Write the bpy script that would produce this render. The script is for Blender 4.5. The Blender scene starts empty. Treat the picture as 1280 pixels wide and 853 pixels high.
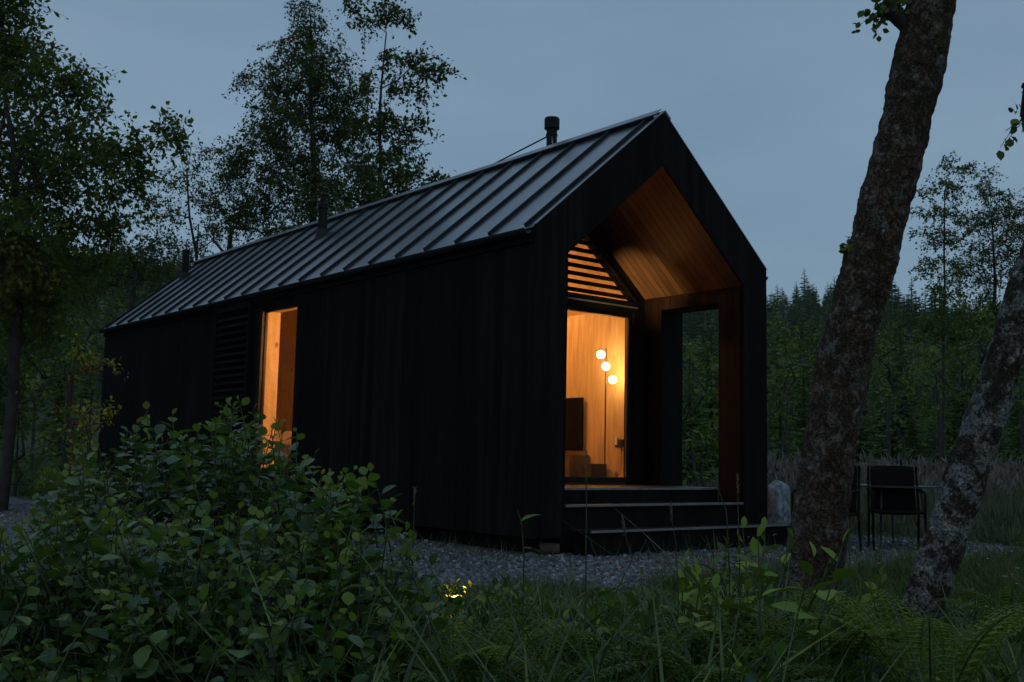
import bpy, math, random
import numpy as np
from mathutils import Vector, Matrix, noise

rng = np.random.default_rng(7)
random.seed(7)
scene = bpy.context.scene
COL = scene.collection

# ------------------------------------------------------------------ camera
FPX, PITCH, ROLL, YAW = 1325.8, 0.1110, 0.0218, 0.6834
CAM = np.array([-6.651, -7.834, 0.2845])
_F = np.array([math.sin(YAW) * math.cos(PITCH), math.cos(YAW) * math.cos(PITCH), math.sin(PITCH)])
_R = np.array([math.cos(YAW), -math.sin(YAW), 0.0])
_U = np.cross(_R, _F)
RR = math.cos(ROLL) * _R + math.sin(ROLL) * _U
UU = math.cos(ROLL) * _U - math.sin(ROLL) * _R
cam_data = bpy.data.cameras.new('camera')
cam = bpy.data.objects.new('camera', cam_data)
COL.objects.link(cam)
cam_data.sensor_width = 36.0
cam_data.lens = FPX / 1280.0 * 36.0
cam_data.clip_start = 0.05
cam_data.clip_end = 3000
cam.matrix_world = Matrix(((RR[0], UU[0], -_F[0], CAM[0]), (RR[1], UU[1], -_F[1], CAM[1]),
                           (RR[2], UU[2], -_F[2], CAM[2]), (0, 0, 0, 1)))
scene.camera = cam

# ------------------------------------------------------------------ dusk sky, sun, exposure
SUN_EL, SUN_AZ = math.radians(4.0), math.radians(215.0)
world = bpy.data.worlds.new('World')
scene.world = world
world.use_nodes = True
nt = world.node_tree
nt.nodes.clear()
w_out = nt.nodes.new('ShaderNodeOutputWorld')
w_bg = nt.nodes.new('ShaderNodeBackground')
w_sky = nt.nodes.new('ShaderNodeTexSky')
w_sky.sky_type = 'NISHITA'
w_sky.sun_disc = False
w_sky.sun_elevation = SUN_EL
w_sky.sun_rotation = SUN_AZ
w_sky.ozone_density = 3.0
w_tc = nt.nodes.new('ShaderNodeTexCoord')
w_map = nt.nodes.new('ShaderNodeMapping')
w_map.inputs['Scale'].default_value = (1.0, 1.0, 3.5)
w_n = nt.nodes.new('ShaderNodeTexNoise')
w_n.inputs['Scale'].default_value = 2.2
w_n.inputs['Detail'].default_value = 4.0
w_r = nt.nodes.new('ShaderNodeValToRGB')
w_r.color_ramp.elements[0].position = 0.25
w_r.color_ramp.elements[0].color = (0.66, 1.00, 1.36, 1)
w_r.color_ramp.elements[1].position = 0.75
w_r.color_ramp.elements[1].color = (0.98, 1.36, 1.74, 1)
w_mix = nt.nodes.new('ShaderNodeMixRGB')
w_mix.inputs['Fac'].default_value = 0.88          # overcast deck over the clear sky
nt.links.new(w_tc.outputs['Generated'], w_map.inputs['Vector'])
nt.links.new(w_map.outputs['Vector'], w_n.inputs['Vector'])
nt.links.new(w_n.outputs['Fac'], w_r.inputs['Fac'])
nt.links.new(w_sky.outputs['Color'], w_mix.inputs['Color1'])
nt.links.new(w_r.outputs['Color'], w_mix.inputs['Color2'])
nt.links.new(w_mix.outputs['Color'], w_bg.inputs['Color'])
w_bg.inputs['Strength'].default_value = 0.132
nt.links.new(w_bg.outputs['Background'], w_out.inputs['Surface'])

sun_d = bpy.data.lights.new('sun', 'SUN')
sun_d.energy = 0.04
sun_d.angle = math.radians(35)
sun_d.color = (1.0, 0.93, 0.86)
sun = bpy.data.objects.new('sun', sun_d)
COL.objects.link(sun)
sun.rotation_euler = (math.radians(90) - SUN_EL - math.radians(30), 0, math.radians(180) - SUN_AZ)

scene.view_settings.view_transform = 'Standard'
scene.view_settings.look = 'None'
scene.view_settings.gamma = 1.0
scene.view_settings.use_curve_mapping = False
scene.view_settings.exposure = 1.0
scene.render.engine = 'CYCLES'
scene.cycles.use_denoising = True
scene.cycles.max_bounces = 8
scene.cycles.transparent_max_bounces = 12
scene.cycles.sample_clamp_indirect = 4.0


def ray(x, y):
    a, b = x - 640.0, y - 426.5
    return _F + RR * (a / FPX) - UU * (b / FPX)


def dep(x, y, D):
    """world point at forward distance D under reference direction (x, y)"""
    return CAM + ray(x, y) * D


GZ = -0.65
HAZE = 0.0002


def ss(a, b, t):
    t = np.clip((t - a) / (b - a), 0, 1)
    return t * t * (3 - 2 * t)


def ground_h(x, y):
    x = np.asarray(x, float)
    y = np.asarray(y, float)
    D = np.hypot(x - CAM[0], y - CAM[1])
    az = np.arctan2(x - CAM[0], y - CAM[1]) - YAW
    near = ss(10, 26, D) * 0.10 * np.sin(x * 0.31 + 1.0) * np.cos(y * 0.27)
    right = ss(-0.1, 0.25, az)
    s = 0.150 + 0.035 * (1 - right) + 0.012 * np.sin(az * 9.0) + 0.006 * np.sin(az * 23.0 + 1.0)
    hill = s * 345 * ss(30, 430, D) * (1 - 0.25 * (1 - ss(0, 60, D))) + ss(55, 200, D) * 1.6 * np.sin(x * 0.06) * np.sin(y * 0.05 + 2)
    return GZ + near + hill


# ------------------------------------------------------------------ object helpers
def tag(o, label=None, cat=None, group=None, kind=None):
    if label: o['label'] = label
    if cat: o['category'] = cat
    if group: o['group'] = group
    if kind: o['kind'] = kind
    return o


def empty(name, loc, label, cat, group=None, rz=0.0):
    o = bpy.data.objects.new(name, None)
    COL.objects.link(o)
    o.location = loc
    o.rotation_euler = (0, 0, rz)
    return tag(o, label, cat, group)


def mesh_np(name, V, faces_flat, loop_sizes, mats, parent=None, smooth=False, mat_idx=None):
    me = bpy.data.meshes.new(name)
    V = np.asarray(V, np.float32)
    if parent is not None and 'origin' in parent:
        V = V - np.array(parent['origin'], np.float32)
    ff = np.asarray(faces_flat, np.int32).ravel()
    ls = np.asarray(loop_sizes, np.int32)
    me.vertices.add(len(V))
    me.vertices.foreach_set('co', V.ravel())
    me.loops.add(len(ff))
    me.loops.foreach_set('vertex_index', ff)
    me.polygons.add(len(ls))
    st = np.concatenate(([0], np.cumsum(ls)[:-1])).astype(np.int32)
    me.polygons.foreach_set('loop_start', st)
    me.polygons.foreach_set('loop_total', ls)
    me.polygons.foreach_set('use_smooth', np.full(len(ls), bool(smooth)))
    if not isinstance(mats, (list, tuple)): mats = [mats]
    for m in mats:
        if m is not None: me.materials.append(m)
    if mat_idx is not None:
        me.polygons.foreach_set('material_index', np.asarray(mat_idx, np.int32))
    me.update(calc_edges=True)
    me.validate()
    o = bpy.data.objects.new(name, me)
    COL.objects.link(o)
    if parent is not None:
        o.parent = parent
        if 'origin' in parent: o['origin'] = list(parent['origin'])
    return o


def root_thing(name, loc, label, cat, group=None):
    """an Empty whose parts are given in world coordinates"""
    o = empty(name, loc, label, cat, group)
    o['origin'] = [float(v) for v in loc]
    return o


class MB:
    def __init__(self):
        self.V, self.F, self.L, self.n = [], [], [], 0

    def add(self, verts, faces):
        verts = np.asarray(verts, float)
        self.V.append(verts)
        for f in faces:
            self.F.extend([i + self.n for i in f])
            self.L.append(len(f))
        self.n += len(verts)
        return self

    def box(self, x0, y0, z0, x1, y1, z1):
        v = [(x0, y0, z0), (x1, y0, z0), (x1, y1, z0), (x0, y1, z0), (x0, y0, z1), (x1, y0, z1), (x1, y1, z1), (x0, y1, z1)]
        return self.add(v, [(0, 3, 2, 1), (4, 5, 6, 7), (0, 1, 5, 4), (1, 2, 6, 5), (2, 3, 7, 6), (3, 0, 4, 7)])

    def obox(self, c, ax, ay, az):
        """oriented box from centre and three half-axis vectors"""
        c, ax, ay, az = map(lambda q: np.array(q, float), (c, ax, ay, az))
        v = [c + sx * ax + sy * ay + sz * az for sz in (-1, 1) for sx, sy in ((-1, -1), (1, -1), (1, 1), (-1, 1))]
        return self.add(v, [(0, 3, 2, 1), (4, 5, 6, 7), (0, 1, 5, 4), (1, 2, 6, 5), (2, 3, 7, 6), (3, 0, 4, 7)])

    def prism(self, poly, ext):
        p = [np.array(q, float) for q in poly]
        e = np.array(ext, float)
        n = len(p)
        v = p + [q + e for q in p]
        f = [tuple(range(n))[::-1], tuple(range(n, 2 * n))]
        for i in range(n):
            j = (i + 1) % n
            f.append((i, j, n + j, n + i))
        return self.add(v, f)

    def tube(self, pts, rad, sides=10, cap=True):
        pts = [np.array(p, float) for p in pts]
        if not hasattr(rad, '__len__'): rad = [rad] * len(pts)
        vs, fs = [], []
        t0 = pts[1] - pts[0]
        ref = np.array([0.13, 0.21, 1.0]) if abs(t0[2]) < 0.8 * np.linalg.norm(t0) else np.array([1.0, 0.2, 0.1])
        for i, p in enumerate(pts):
            t = pts[min(i + 1, len(pts) - 1)] - pts[max(i - 1, 0)]
            t = t / (np.linalg.norm(t) + 1e-9)
            a = np.cross(t, ref); a /= np.linalg.norm(a) + 1e-9
            b = np.cross(t, a)
            for k in range(sides):
                w = 2 * math.pi * k / sides
                vs.append(p + rad[i] * (math.cos(w) * a + math.sin(w) * b))
        for i in range(len(pts) - 1):
            for k in range(sides):
                k2 = (k + 1) % sides
                fs.append((i * sides + k, i * sides + k2, (i + 1) * sides + k2, (i + 1) * sides + k))
        if cap:
            fs.append(tuple(range(sides))[::-1])
            fs.append(tuple(range((len(pts) - 1) * sides, len(pts) * sides)))
        return self.add(vs, fs)

    def sphere(self, c, r, nu=24, nv=16, sc=(1, 1, 1)):
        vs, fs = [(c[0], c[1], c[2] + r * sc[2])], []
        for j in range(1, nv):
            ph = math.pi * j / nv
            for i in range(nu):
                th = 2 * math.pi * i / nu
                vs.append((c[0] + r * sc[0] * math.sin(ph) * math.cos(th), c[1] + r * sc[1] * math.sin(ph) * math.sin(th), c[2] + r * sc[2] * math.cos(ph)))
        vs.append((c[0], c[1], c[2] - r * sc[2]))
        for i in range(nu):
            fs.append((0, 1 + i, 1 + (i + 1) % nu))
            fs.append((len(vs) - 1, 1 + (nv - 2) * nu + (i + 1) % nu, 1 + (nv - 2) * nu + i))
        for j in range(nv - 2):
            for i in range(nu):
                a, b = 1 + j * nu + i, 1 + j * nu + (i + 1) % nu
                fs.append((a, a + nu, b + nu, b))
        return self.add(vs, fs)

    def build(self, name, mat, parent=None, smooth=False, bevel=0.0):
        o = mesh_np(name, np.concatenate(self.V), self.F, self.L, mat, parent, smooth)
        if bevel:
            m = o.modifiers.new('bevel', 'BEVEL')
            m.width = bevel
            m.segments = 2
            m.limit_method = 'ANGLE'
        return o


def scatter(name, tv, tf, Mx, T, mat, parent=None, smooth=False, kind=None):
    """many copies of a small template (leaves, stones, blades) in ONE mesh"""
    tv = np.asarray(tv, float)
    V = np.einsum('nij,kj->nki', Mx, tv) + T[:, None, :]
    n, k = len(T), len(tv)
    flat = np.concatenate([np.asarray(f) for f in tf])
    sizes = np.array([len(f) for f in tf])
    FF = (flat[None, :] + (np.arange(n) * k)[:, None]).ravel()
    LS = np.tile(sizes, n)
    o = mesh_np(name, V.reshape(-1, 3), FF, LS, mat, parent, smooth)
    if kind: o['kind'] = kind
    return o


def unit(v):
    return v / (np.linalg.norm(v, axis=-1, keepdims=True) + 1e-9)


def frames(d, n, s):
    """matrices with columns (side, along, normal) scaled by s"""
    d = unit(d)
    a = unit(np.cross(d, n))
    nn = np.cross(a, d)
    M = np.stack([a, d, nn], axis=-1)
    return M * np.asarray(s)[:, None, None]


# ------------------------------------------------------------------ materials
def new_mat(name):
    m = bpy.data.materials.new(name)
    m.use_nodes = True
    t = m.node_tree
    t.nodes.clear()
    return m, t, t.nodes.new('ShaderNodeOutputMaterial')


def N(t, typ, **kw):
    n = t.nodes.new(typ)
    for k, v in kw.items():
        if k in n.inputs: n.inputs[k].default_value = v
        else: setattr(n, k, v)
    return n


def noise_ramp(t, scale, detail, stops, coord='Object', stretch=None, rough=0.55):
    tc = N(t, 'ShaderNodeTexCoord')
    src = tc.outputs[coord]
    if stretch:
        mp = N(t, 'ShaderNodeMapping')
        mp.inputs['Scale'].default_value = stretch
        t.links.new(src, mp.inputs['Vector'])
        src = mp.outputs['Vector']
    nz = N(t, 'ShaderNodeTexNoise', Scale=scale, Detail=detail, Roughness=rough)
    t.links.new(src, nz.inputs['Vector'])
    rp = N(t, 'ShaderNodeValToRGB')
    el = rp.color_ramp.elements
    while len(el) < len(stops): el.new(0.5)
    for e, (p, c) in zip(el, stops):
        e.position = p
        e.color = (*c, 1)
    t.links.new(nz.outputs['Fac'], rp.inputs['Fac'])
    return nz, rp, src


def surf_mat(name, stops, scale=4.0, detail=6, rough=0.7, metal=0.0, bump=0.2, bscale=None, stretch=None, bdist=0.01, spec=0.5, rrange=None, var=0.0):
    m, t, out = new_mat(name)
    nz, rp, src = noise_ramp(t, scale, detail, stops, stretch=stretch)
    b = N(t, 'ShaderNodeBsdfPrincipled', Roughness=rough, Metallic=metal)
    b.inputs['Specular IOR Level'].default_value = spec
    t.links.new(rp.outputs['Color'], b.inputs['Base Color'])
    if var:
        g = N(t, 'ShaderNodeNewGeometry')
        mr = N(t, 'ShaderNodeMapRange')
        mr.inputs['To Min'].default_value = 1 - var; mr.inputs['To Max'].default_value = 1 + var
        t.links.new(g.outputs['Random Per Island'], mr.inputs['Value'])
        hs = N(t, 'ShaderNodeHueSaturation')
        t.links.new(mr.outputs['Result'], hs.inputs['Value'])
        t.links.new(rp.outputs['Color'], hs.inputs['Color'])
        t.links.new(hs.outputs['Color'], b.inputs['Base Color'])
    if rrange:
        n3 = N(t, 'ShaderNodeTexNoise', Scale=scale * 0.7, Detail=4.0)
        t.links.new(src, n3.inputs['Vector'])
        mr = N(t, 'ShaderNodeMapRange')
        mr.inputs['From Min'].default_value = 0.3; mr.inputs['From Max'].default_value = 0.7
        mr.inputs['To Min'].default_value = rrange[0]; mr.inputs['To Max'].default_value = rrange[1]
        t.links.new(n3.outputs['Fac'], mr.inputs['Value'])
        t.links.new(mr.outputs['Result'], b.inputs['Roughness'])
    if bump:
        n2 = N(t, 'ShaderNodeTexNoise', Scale=bscale or scale * 3, Detail=6.0)
        t.links.new(src, n2.inputs['Vector'])
        bp = N(t, 'ShaderNodeBump', Strength=bump, Distance=bdist)
        t.links.new(n2.outputs['Fac'], bp.inputs['Height'])
        t.links.new(bp.outputs['Normal'], b.inputs['Normal'])
    t.links.new(b.outputs['BSDF'], out.inputs['Surface'])
    return m


def leaf_mat(name, stops, rough=0.45, trans=0.25, spec=0.4, tcol=(0.10, 0.20, 0.02), warm=(1.25, 1.05, 0.86)):
    """every leaf is its own island: colour varies leaf by leaf"""
    m, t, out = new_mat(name)
    g = N(t, 'ShaderNodeNewGeometry')
    rp = N(t, 'ShaderNodeValToRGB')
    el = rp.color_ramp.elements
    while len(el) < len(stops): el.new(0.5)
    for e, (p, c) in zip(el, stops):
        e.position = p
        e.color = (c[0] * warm[0], c[1] * warm[1], c[2] * warm[2], 1)
    tcol = (tcol[0] * warm[0], tcol[1] * warm[1], tcol[2] * warm[2])
    t.links.new(g.outputs['Random Per Island'], rp.inputs['Fac'])
    b = N(t, 'ShaderNodeBsdfPrincipled', Roughness=rough)
    b.inputs['Specular IOR Level'].default_value = spec
    t.links.new(rp.outputs['Color'], b.inputs['Base Color'])
    tr = N(t, 'ShaderNodeBsdfTranslucent')
    tr.inputs['Color'].default_value = (*tcol, 1)
    mx = N(t, 'ShaderNodeMixShader')
    mx.inputs['Fac'].default_value = trans
    t.links.new(b.outputs['BSDF'], mx.inputs[1])
    t.links.new(tr.outputs['BSDF'], mx.inputs[2])
    t.links.new(mx.outputs['Shader'], out.inputs['Surface'])
    return m


def emit_mat(name, col, strength):
    m, t, out = new_mat(name)
    e = N(t, 'ShaderNodeEmission', Strength=strength)
    e.inputs['Color'].default_value = (*col, 1)
    t.links.new(e.outputs['Emission'], out.inputs['Surface'])
    return m


def glass_mat(name):
    m, t, out = new_mat(name)
    lw = N(t, 'ShaderNodeLayerWeight', Blend=0.5)
    pw = N(t, 'ShaderNodeMath', operation='POWER')
    pw.inputs[1].default_value = 4.0
    t.links.new(lw.outputs['Facing'], pw.inputs[0])
    ml = N(t, 'ShaderNodeMath', operation='MULTIPLY_ADD')
    ml.inputs[1].default_value = 0.8
    ml.inputs[2].default_value = 0.03
    t.links.new(pw.outputs[0], ml.inputs[0])
    tr = N(t, 'ShaderNodeBsdfTransparent')
    tr.inputs['Color'].default_value = (0.93, 0.95, 0.94, 1)
    gl = N(t, 'ShaderNodeBsdfGlossy', Roughness=0.01)
    mx = N(t, 'ShaderNodeMixShader')
    t.links.new(ml.outputs[0], mx.inputs['Fac'])
    t.links.new(tr.outputs['BSDF'], mx.inputs[1])
    t.links.new(gl.outputs['BSDF'], mx.inputs[2])
    t.links.new(mx.outputs['Shader'], out.inputs['Surface'])
    return m


def pine_mat(name, base, knots=True, stretch=(6, 6, 0.5), rough=0.6, var=0.05):
    m, t, out = new_mat(name)
    tc = N(t, 'ShaderNodeTexCoord')
    mp = N(t, 'ShaderNodeMapping')
    mp.inputs['Scale'].default_value = stretch
    t.links.new(tc.outputs['Object'], mp.inputs['Vector'])
    nz = N(t, 'ShaderNodeTexNoise', Scale=3.0, Detail=8.0, Distortion=0.6)
    t.links.new(mp.outputs['Vector'], nz.inputs['Vector'])
    rp = N(t, 'ShaderNodeValToRGB')
    c = np.array(base)
    rp.color_ramp.elements[0].position = 0.3
    rp.color_ramp.elements[0].color = (*(c * 0.72), 1)
    rp.color_ramp.elements[1].position = 0.7
    rp.color_ramp.elements[1].color = (*(c * 1.1), 1)
    t.links.new(nz.outputs['Fac'], rp.inputs['Fac'])
    col = rp.outputs['Color']
    if knots:
        vo = N(t, 'ShaderNodeTexVoronoi', Scale=3.2)
        m2 = N(t, 'ShaderNodeMapping')
        m2.inputs['Scale'].default_value = (1, 1.0, 0.7)
        t.links.new(tc.outputs['Object'], m2.inputs['Vector'])
        t.links.new(m2.outputs['Vector'], vo.inputs['Vector'])
        r2 = N(t, 'ShaderNodeValToRGB')
        r2.color_ramp.elements[0].position = 0.05
        r2.color_ramp.elements[0].color = (0.28, 0.17, 0.10, 1)
        r2.color_ramp.elements[1].position = 0.13
        r2.color_ramp.elements[1].color = (1, 1, 1, 1)
        t.links.new(vo.outputs['Distance'], r2.inputs['Fac'])
        mu = N(t, 'ShaderNodeMixRGB', blend_type='MULTIPLY')
        mu.inputs['Fac'].default_value = 1.0
        t.links.new(col, mu.inputs['Color1'])
        t.links.new(r2.outputs['Color'], mu.inputs['Color2'])
        col = mu.outputs['Color']
    g = N(t, 'ShaderNodeNewGeometry')
    hv = N(t, 'ShaderNodeHueSaturation')
    mr = N(t, 'ShaderNodeMapRange')
    mr.inputs['To Min'].default_value = 1 - var; mr.inputs['To Max'].default_value = 1 + var
    t.links.new(g.outputs['Random Per Island'], mr.inputs['Value'])
    t.links.new(mr.outputs['Result'], hv.inputs['Value'])
    t.links.new(col, hv.inputs['Color'])
    b = N(t, 'ShaderNodeBsdfPrincipled', Roughness=rough)
    t.links.new(hv.outputs['Color'], b.inputs['Base Color'])
    bp = N(t, 'ShaderNodeBump', Strength=0.25, Distance=0.004)
    t.links.new(nz.outputs['Fac'], bp.inputs['Height'])
    t.links.new(bp.outputs['Normal'], b.inputs['Normal'])
    t.links.new(b.outputs['BSDF'], out.inputs['Surface'])
    return m


def bark_mat(name, crack, dark, mid, lichen, lich_lo=0.58, scale=16.0, moss=0.6):
    m, t, out = new_mat(name)
    tc = N(t, 'ShaderNodeTexCoord')
    def ramp(src, stops):
        r = N(t, 'ShaderNodeValToRGB')
        el = r.color_ramp.elements
        while len(el) < len(stops): el.new(.5)
        for e, (p, c) in zip(el, stops):
            e.position = p
            e.color = (*c, 1) if hasattr(c, '__len__') else (c, c, c, 1)
        t.links.new(src, r.inputs['Fac'])
        return r.outputs['Color']
    def mix(fac, a, b, typ='MIX'):
        x = N(t, 'ShaderNodeMixRGB', blend_type=typ)
        if hasattr(fac, 'default_value') and not isinstance(fac, float): t.links.new(fac, x.inputs['Fac'])
        else: x.inputs['Fac'].default_value = fac
        for q, k in ((a, 'Color1'), (b, 'Color2')):
            if isinstance(q, tuple): x.inputs[k].default_value = (*q, 1)
            else: t.links.new(q, x.inputs[k])
        return x.outputs['Color']
    wob = N(t, 'ShaderNodeTexNoise', Scale=11.0, Detail=5.0, Roughness=0.65)
    t.links.new(tc.outputs['Object'], wob.inputs['Vector'])
    add = N(t, 'ShaderNodeMixRGB', blend_type='LINEAR_LIGHT')
    add.inputs['Fac'].default_value = 0.13
    t.links.new(tc.outputs['Object'], add.inputs['Color1'])
    t.links.new(wob.outputs['Color'], add.inputs['Color2'])
    mp = N(t, 'ShaderNodeMapping')
    mp.inputs['Scale'].default_value = (1, 1, 0.42)
    t.links.new(add.outputs['Color'], mp.inputs['Vector'])
    ve = N(t, 'ShaderNodeTexVoronoi', feature='DISTANCE_TO_EDGE', Scale=scale)
    vc = N(t, 'ShaderNodeTexVoronoi', Scale=scale)
    for v in (ve, vc): t.links.new(mp.outputs['Vector'], v.inputs['Vector'])
    fine = N(t, 'ShaderNodeTexNoise', Scale=60.0, Detail=8.0, Roughness=0.75)
    t.links.new(tc.outputs['Object'], fine.inputs['Vector'])
    big = N(t, 'ShaderNodeTexNoise', Scale=9.0, Detail=7.0, Roughness=0.7)
    t.links.new(tc.outputs['Object'], big.inputs['Vector'])
    cell = ramp(vc.outputs['Color'], [(0.15, dark), (0.8, mid)])
    base = mix(0.55, cell, ramp(fine.outputs['Fac'], [(0.35, dark), (0.65, mid)]))
    cr = ramp(ve.outputs['Distance'], [(0.0, 1.0), (0.10, 0.0)])
    base = mix(cr, base, crack)
    l1 = ramp(big.outputs['Fac'], [(lich_lo - .02, 0.0), (lich_lo + .04, 1.0)])
    l2 = ramp(fine.outputs['Fac'], [(0.40, 0.0), (0.54, 0.9)])
    lm = mix(1.0, l1, l2, 'MULTIPLY')
    base = mix(lm, base, lichen)
    n3 = N(t, 'ShaderNodeTexNoise', Scale=2.2, Detail=8.0, Roughness=0.7)
    t.links.new(tc.outputs['Object'], n3.inputs['Vector'])
    base = mix(ramp(n3.outputs['Fac'], [(moss - .05, 0.0), (moss + .08, 0.8)]), base, (0.075, 0.075, 0.018))
    b = N(t, 'ShaderNodeBsdfPrincipled', Roughness=0.92)
    b.inputs['Specular IOR Level'].default_value = 0.2
    t.links.new(base, b.inputs['Base Color'])
    h = mix(0.35, ramp(ve.outputs['Distance'], [(0.0, 0.0), (0.25, 1.0)]), fine.outputs['Color'])
    bp = N(t, 'ShaderNodeBump', Strength=1.0, Distance=0.03)
    t.links.new(h, bp.inputs['Height'])
    t.links.new(bp.outputs['Normal'], b.inputs['Normal'])
    t.links.new(b.outputs['BSDF'], out.inputs['Surface'])
    return m


M = {}
M['char'] = surf_mat('charred_timber', [(0.3, (0.0035, 0.0032, 0.003)), (0.7, (0.012, 0.0105, 0.0095))], 3, 8, 0.75, bump=0.25, bscale=12, stretch=(3, 3, 0.3), bdist=0.003, spec=0.1, var=0.6)
M['brown'] = surf_mat('stained_timber', [(0.3, (0.008, 0.0036, 0.0022)), (0.7, (0.018, 0.0075, 0.0045))], 4, 8, 0.7, bump=0.2, bscale=12, stretch=(3, 3, 0.3), bdist=0.003, spec=0.1, var=0.5)
M['soffit'] = pine_mat('soffit_boards', (0.095, 0.052, 0.026), knots=False, stretch=(0.7, 5, 0.7), rough=0.36, var=0.35)
M['metal'] = surf_mat('roof_metal', [(0.35, (0.22, 0.245, 0.275)), (0.65, (0.27, 0.295, 0.325))], 1.3, 5, 0.32, metal=0.85, bump=0.05, bscale=3, bdist=0.01, rrange=(0.27, 0.32))
M['seam'] = surf_mat('seam_metal', [(0.35, (0.014, 0.016, 0.019)), (0.65, (0.025, 0.028, 0.032))], 3, 4, 0.6, metal=0.2, bump=0, spec=0.3)
M['trim'] = surf_mat('edge_trim_metal', [(0.35, (0.22, 0.23, 0.25)), (0.65, (0.30, 0.31, 0.33))], 2, 4, 0.35, metal=0.8, bump=0)
M['flue'] = surf_mat('flue_metal', [(0.35, (0.006, 0.006, 0.006)), (0.65, (0.013, 0.013, 0.013))], 6, 4, 0.6, metal=0.0, bump=0.1, spec=0.25)
M['frame'] = surf_mat('black_aluminium', [(0.35, (0.006, 0.006, 0.006)), (0.65, (0.010, 0.010, 0.010))], 6, 3, 0.45, bump=0, spec=0.3)
M['deck'] = surf_mat('deck_boards', [(0.3, (0.010, 0.009, 0.008)), (0.7, (0.022, 0.019, 0.017))], 5, 8, 0.5, bump=0.3, bscale=18, stretch=(0.5, 8, 8), bdist=0.003)
M['nosing'] = surf_mat('step_nosing', [(0.3, (0.20, 0.20, 0.21)), (0.7, (0.33, 0.33, 0.34))], 9, 6, 0.4, metal=0.3, bump=0.1)
M['pine'] = pine_mat('pine_panel', (0.62, 0.46, 0.28))
M['pine_plain'] = pine_mat('pine_ceiling', (0.66, 0.47, 0.28), knots=False)
M['floor'] = pine_mat('interior_floor', (0.35, 0.24, 0.15), knots=False, stretch=(0.6, 6, 6))
M['glass'] = glass_mat('window_glass')
M['screen'] = surf_mat('tv_plastic', [(0.4, (0.010, 0.010, 0.012)), (0.6, (0.007, 0.007, 0.008))], 3, 2, 0.6, bump=0, spec=0.06)
M['cabinet'] = surf_mat('cabinet_laminate', [(0.4, (0.10, 0.075, 0.055)), (0.6, (0.13, 0.10, 0.07))], 3, 2, 0.5, bump=0)
M['dark'] = surf_mat('dark_plastic', [(0.4, (0.02, 0.02, 0.02)), (0.6, (0.03, 0.03, 0.03))], 3, 2, 0.4, bump=0)
M['white'] = surf_mat('white_plastic', [(0.4, (0.72, 0.72, 0.70)), (0.6, (0.8, 0.8, 0.78))], 3, 2, 0.4, bump=0)
M['linen'] = surf_mat('bed_linen', [(0.4, (0.62, 0.58, 0.52)), (0.6, (0.72, 0.68, 0.62))], 3, 3, 0.9, bump=0.4)
WARM = (1.0, 0.46, 0.13)
M['globe'] = emit_mat('lamp_globe', (1.0, 0.50, 0.15), 30.0)
M['pendant'] = emit_mat('added_pendant_globe', WARM, 125.0)  # glow of the added lamp behind the gable slats
M['spike'] = emit_mat('garden_lens', (1.0, 0.58, 0.12), 300.0)
M['sling'] = surf_mat('chair_fabric', [(0.3, (0.005, 0.005, 0.005)), (0.7, (0.009, 0.009, 0.009))], 30, 4, 0.85, bump=0.3, spec=0.12)
M['tablew'] = surf_mat('table_metal', [(0.3, (0.04, 0.042, 0.044)), (0.7, (0.07, 0.072, 0.075))], 9, 4, 0.4, metal=0.4, bump=0)
M['stone'] = surf_mat('grey_stone', [(0.35, (0.10, 0.12, 0.14)), (0.5, (0.24, 0.28, 0.31)), (0.65, (0.42, 0.46, 0.48))], 14, 9, 0.85, bump=0.8, bscale=18, bdist=0.02)
M['clay'] = surf_mat('old_clay', [(0.3, (0.05, 0.035, 0.028)), (0.7, (0.13, 0.085, 0.06))], 8, 6, 0.8, bump=0.4)
M['bark_a'] = bark_mat('fissured_bark', (0.012, 0.008, 0.006), (0.048, 0.033, 0.024), (0.26, 0.17, 0.12), (0.34, 0.31, 0.28), 0.55, 24, .58)
M['bark_b'] = bark_mat('lichened_bark', (0.010, 0.008, 0.006), (0.045, 0.033, 0.025), (0.16, 0.125, 0.10), (0.50, 0.49, 0.47), 0.50, 30, .60)
M['bark_far'] = surf_mat('far_bark', [(0.3, (0.025, 0.02, 0.017)), (0.7, (0.07, 0.06, 0.052))], 6, 5, 0.9, bump=0.4)
M['stem'] = surf_mat('green_stem', [(0.3, (0.035, 0.045, 0.015)), (0.7, (0.07, 0.08, 0.03))], 20, 3, 0.6, bump=0)
M['leaf_bush'] = leaf_mat('bush_leaf', [(0.0, (0.020, 0.055, 0.018)), (0.45, (0.040, 0.098, 0.032)), (0.8, (0.07, 0.15, 0.045)), (1.0, (0.12, 0.20, 0.06))], 0.38, 0.25, 0.5, (0.10, 0.24, 0.03))
M['leaf_young'] = leaf_mat('young_leaf', [(0.0, (0.08, 0.16, 0.03)), (0.7, (0.13, 0.22, 0.04)), (1.0, (0.20, 0.27, 0.06))], 0.45, 0.35, 0.35, (0.16, 0.28, 0.03))
M['leaf_a'] = leaf_mat('sycamore_leaf', [(0, (0.042, 0.078, 0.024)), (0.6, (0.075, 0.13, 0.032)), (1, (0.12, 0.18, 0.04))], 0.6, 0.38, 0.2, (0.12, 0.20, 0.02))
M['leaf_b'] = leaf_mat('birch_leaf', [(0, (0.040, 0.078, 0.030)), (0.6, (0.07, 0.12, 0.038)), (1, (0.11, 0.17, 0.045))], 0.6, 0.35, 0.2, (0.10, 0.16, 0.03))
M['leaf_c'] = leaf_mat('shrub_leaf', [(0, (0.055, 0.105, 0.034)), (0.6, (0.09, 0.17, 0.045)), (1, (0.14, 0.23, 0.05))], 0.6, 0.25, 0.2, (0.07, 0.14, 0.015))
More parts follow.
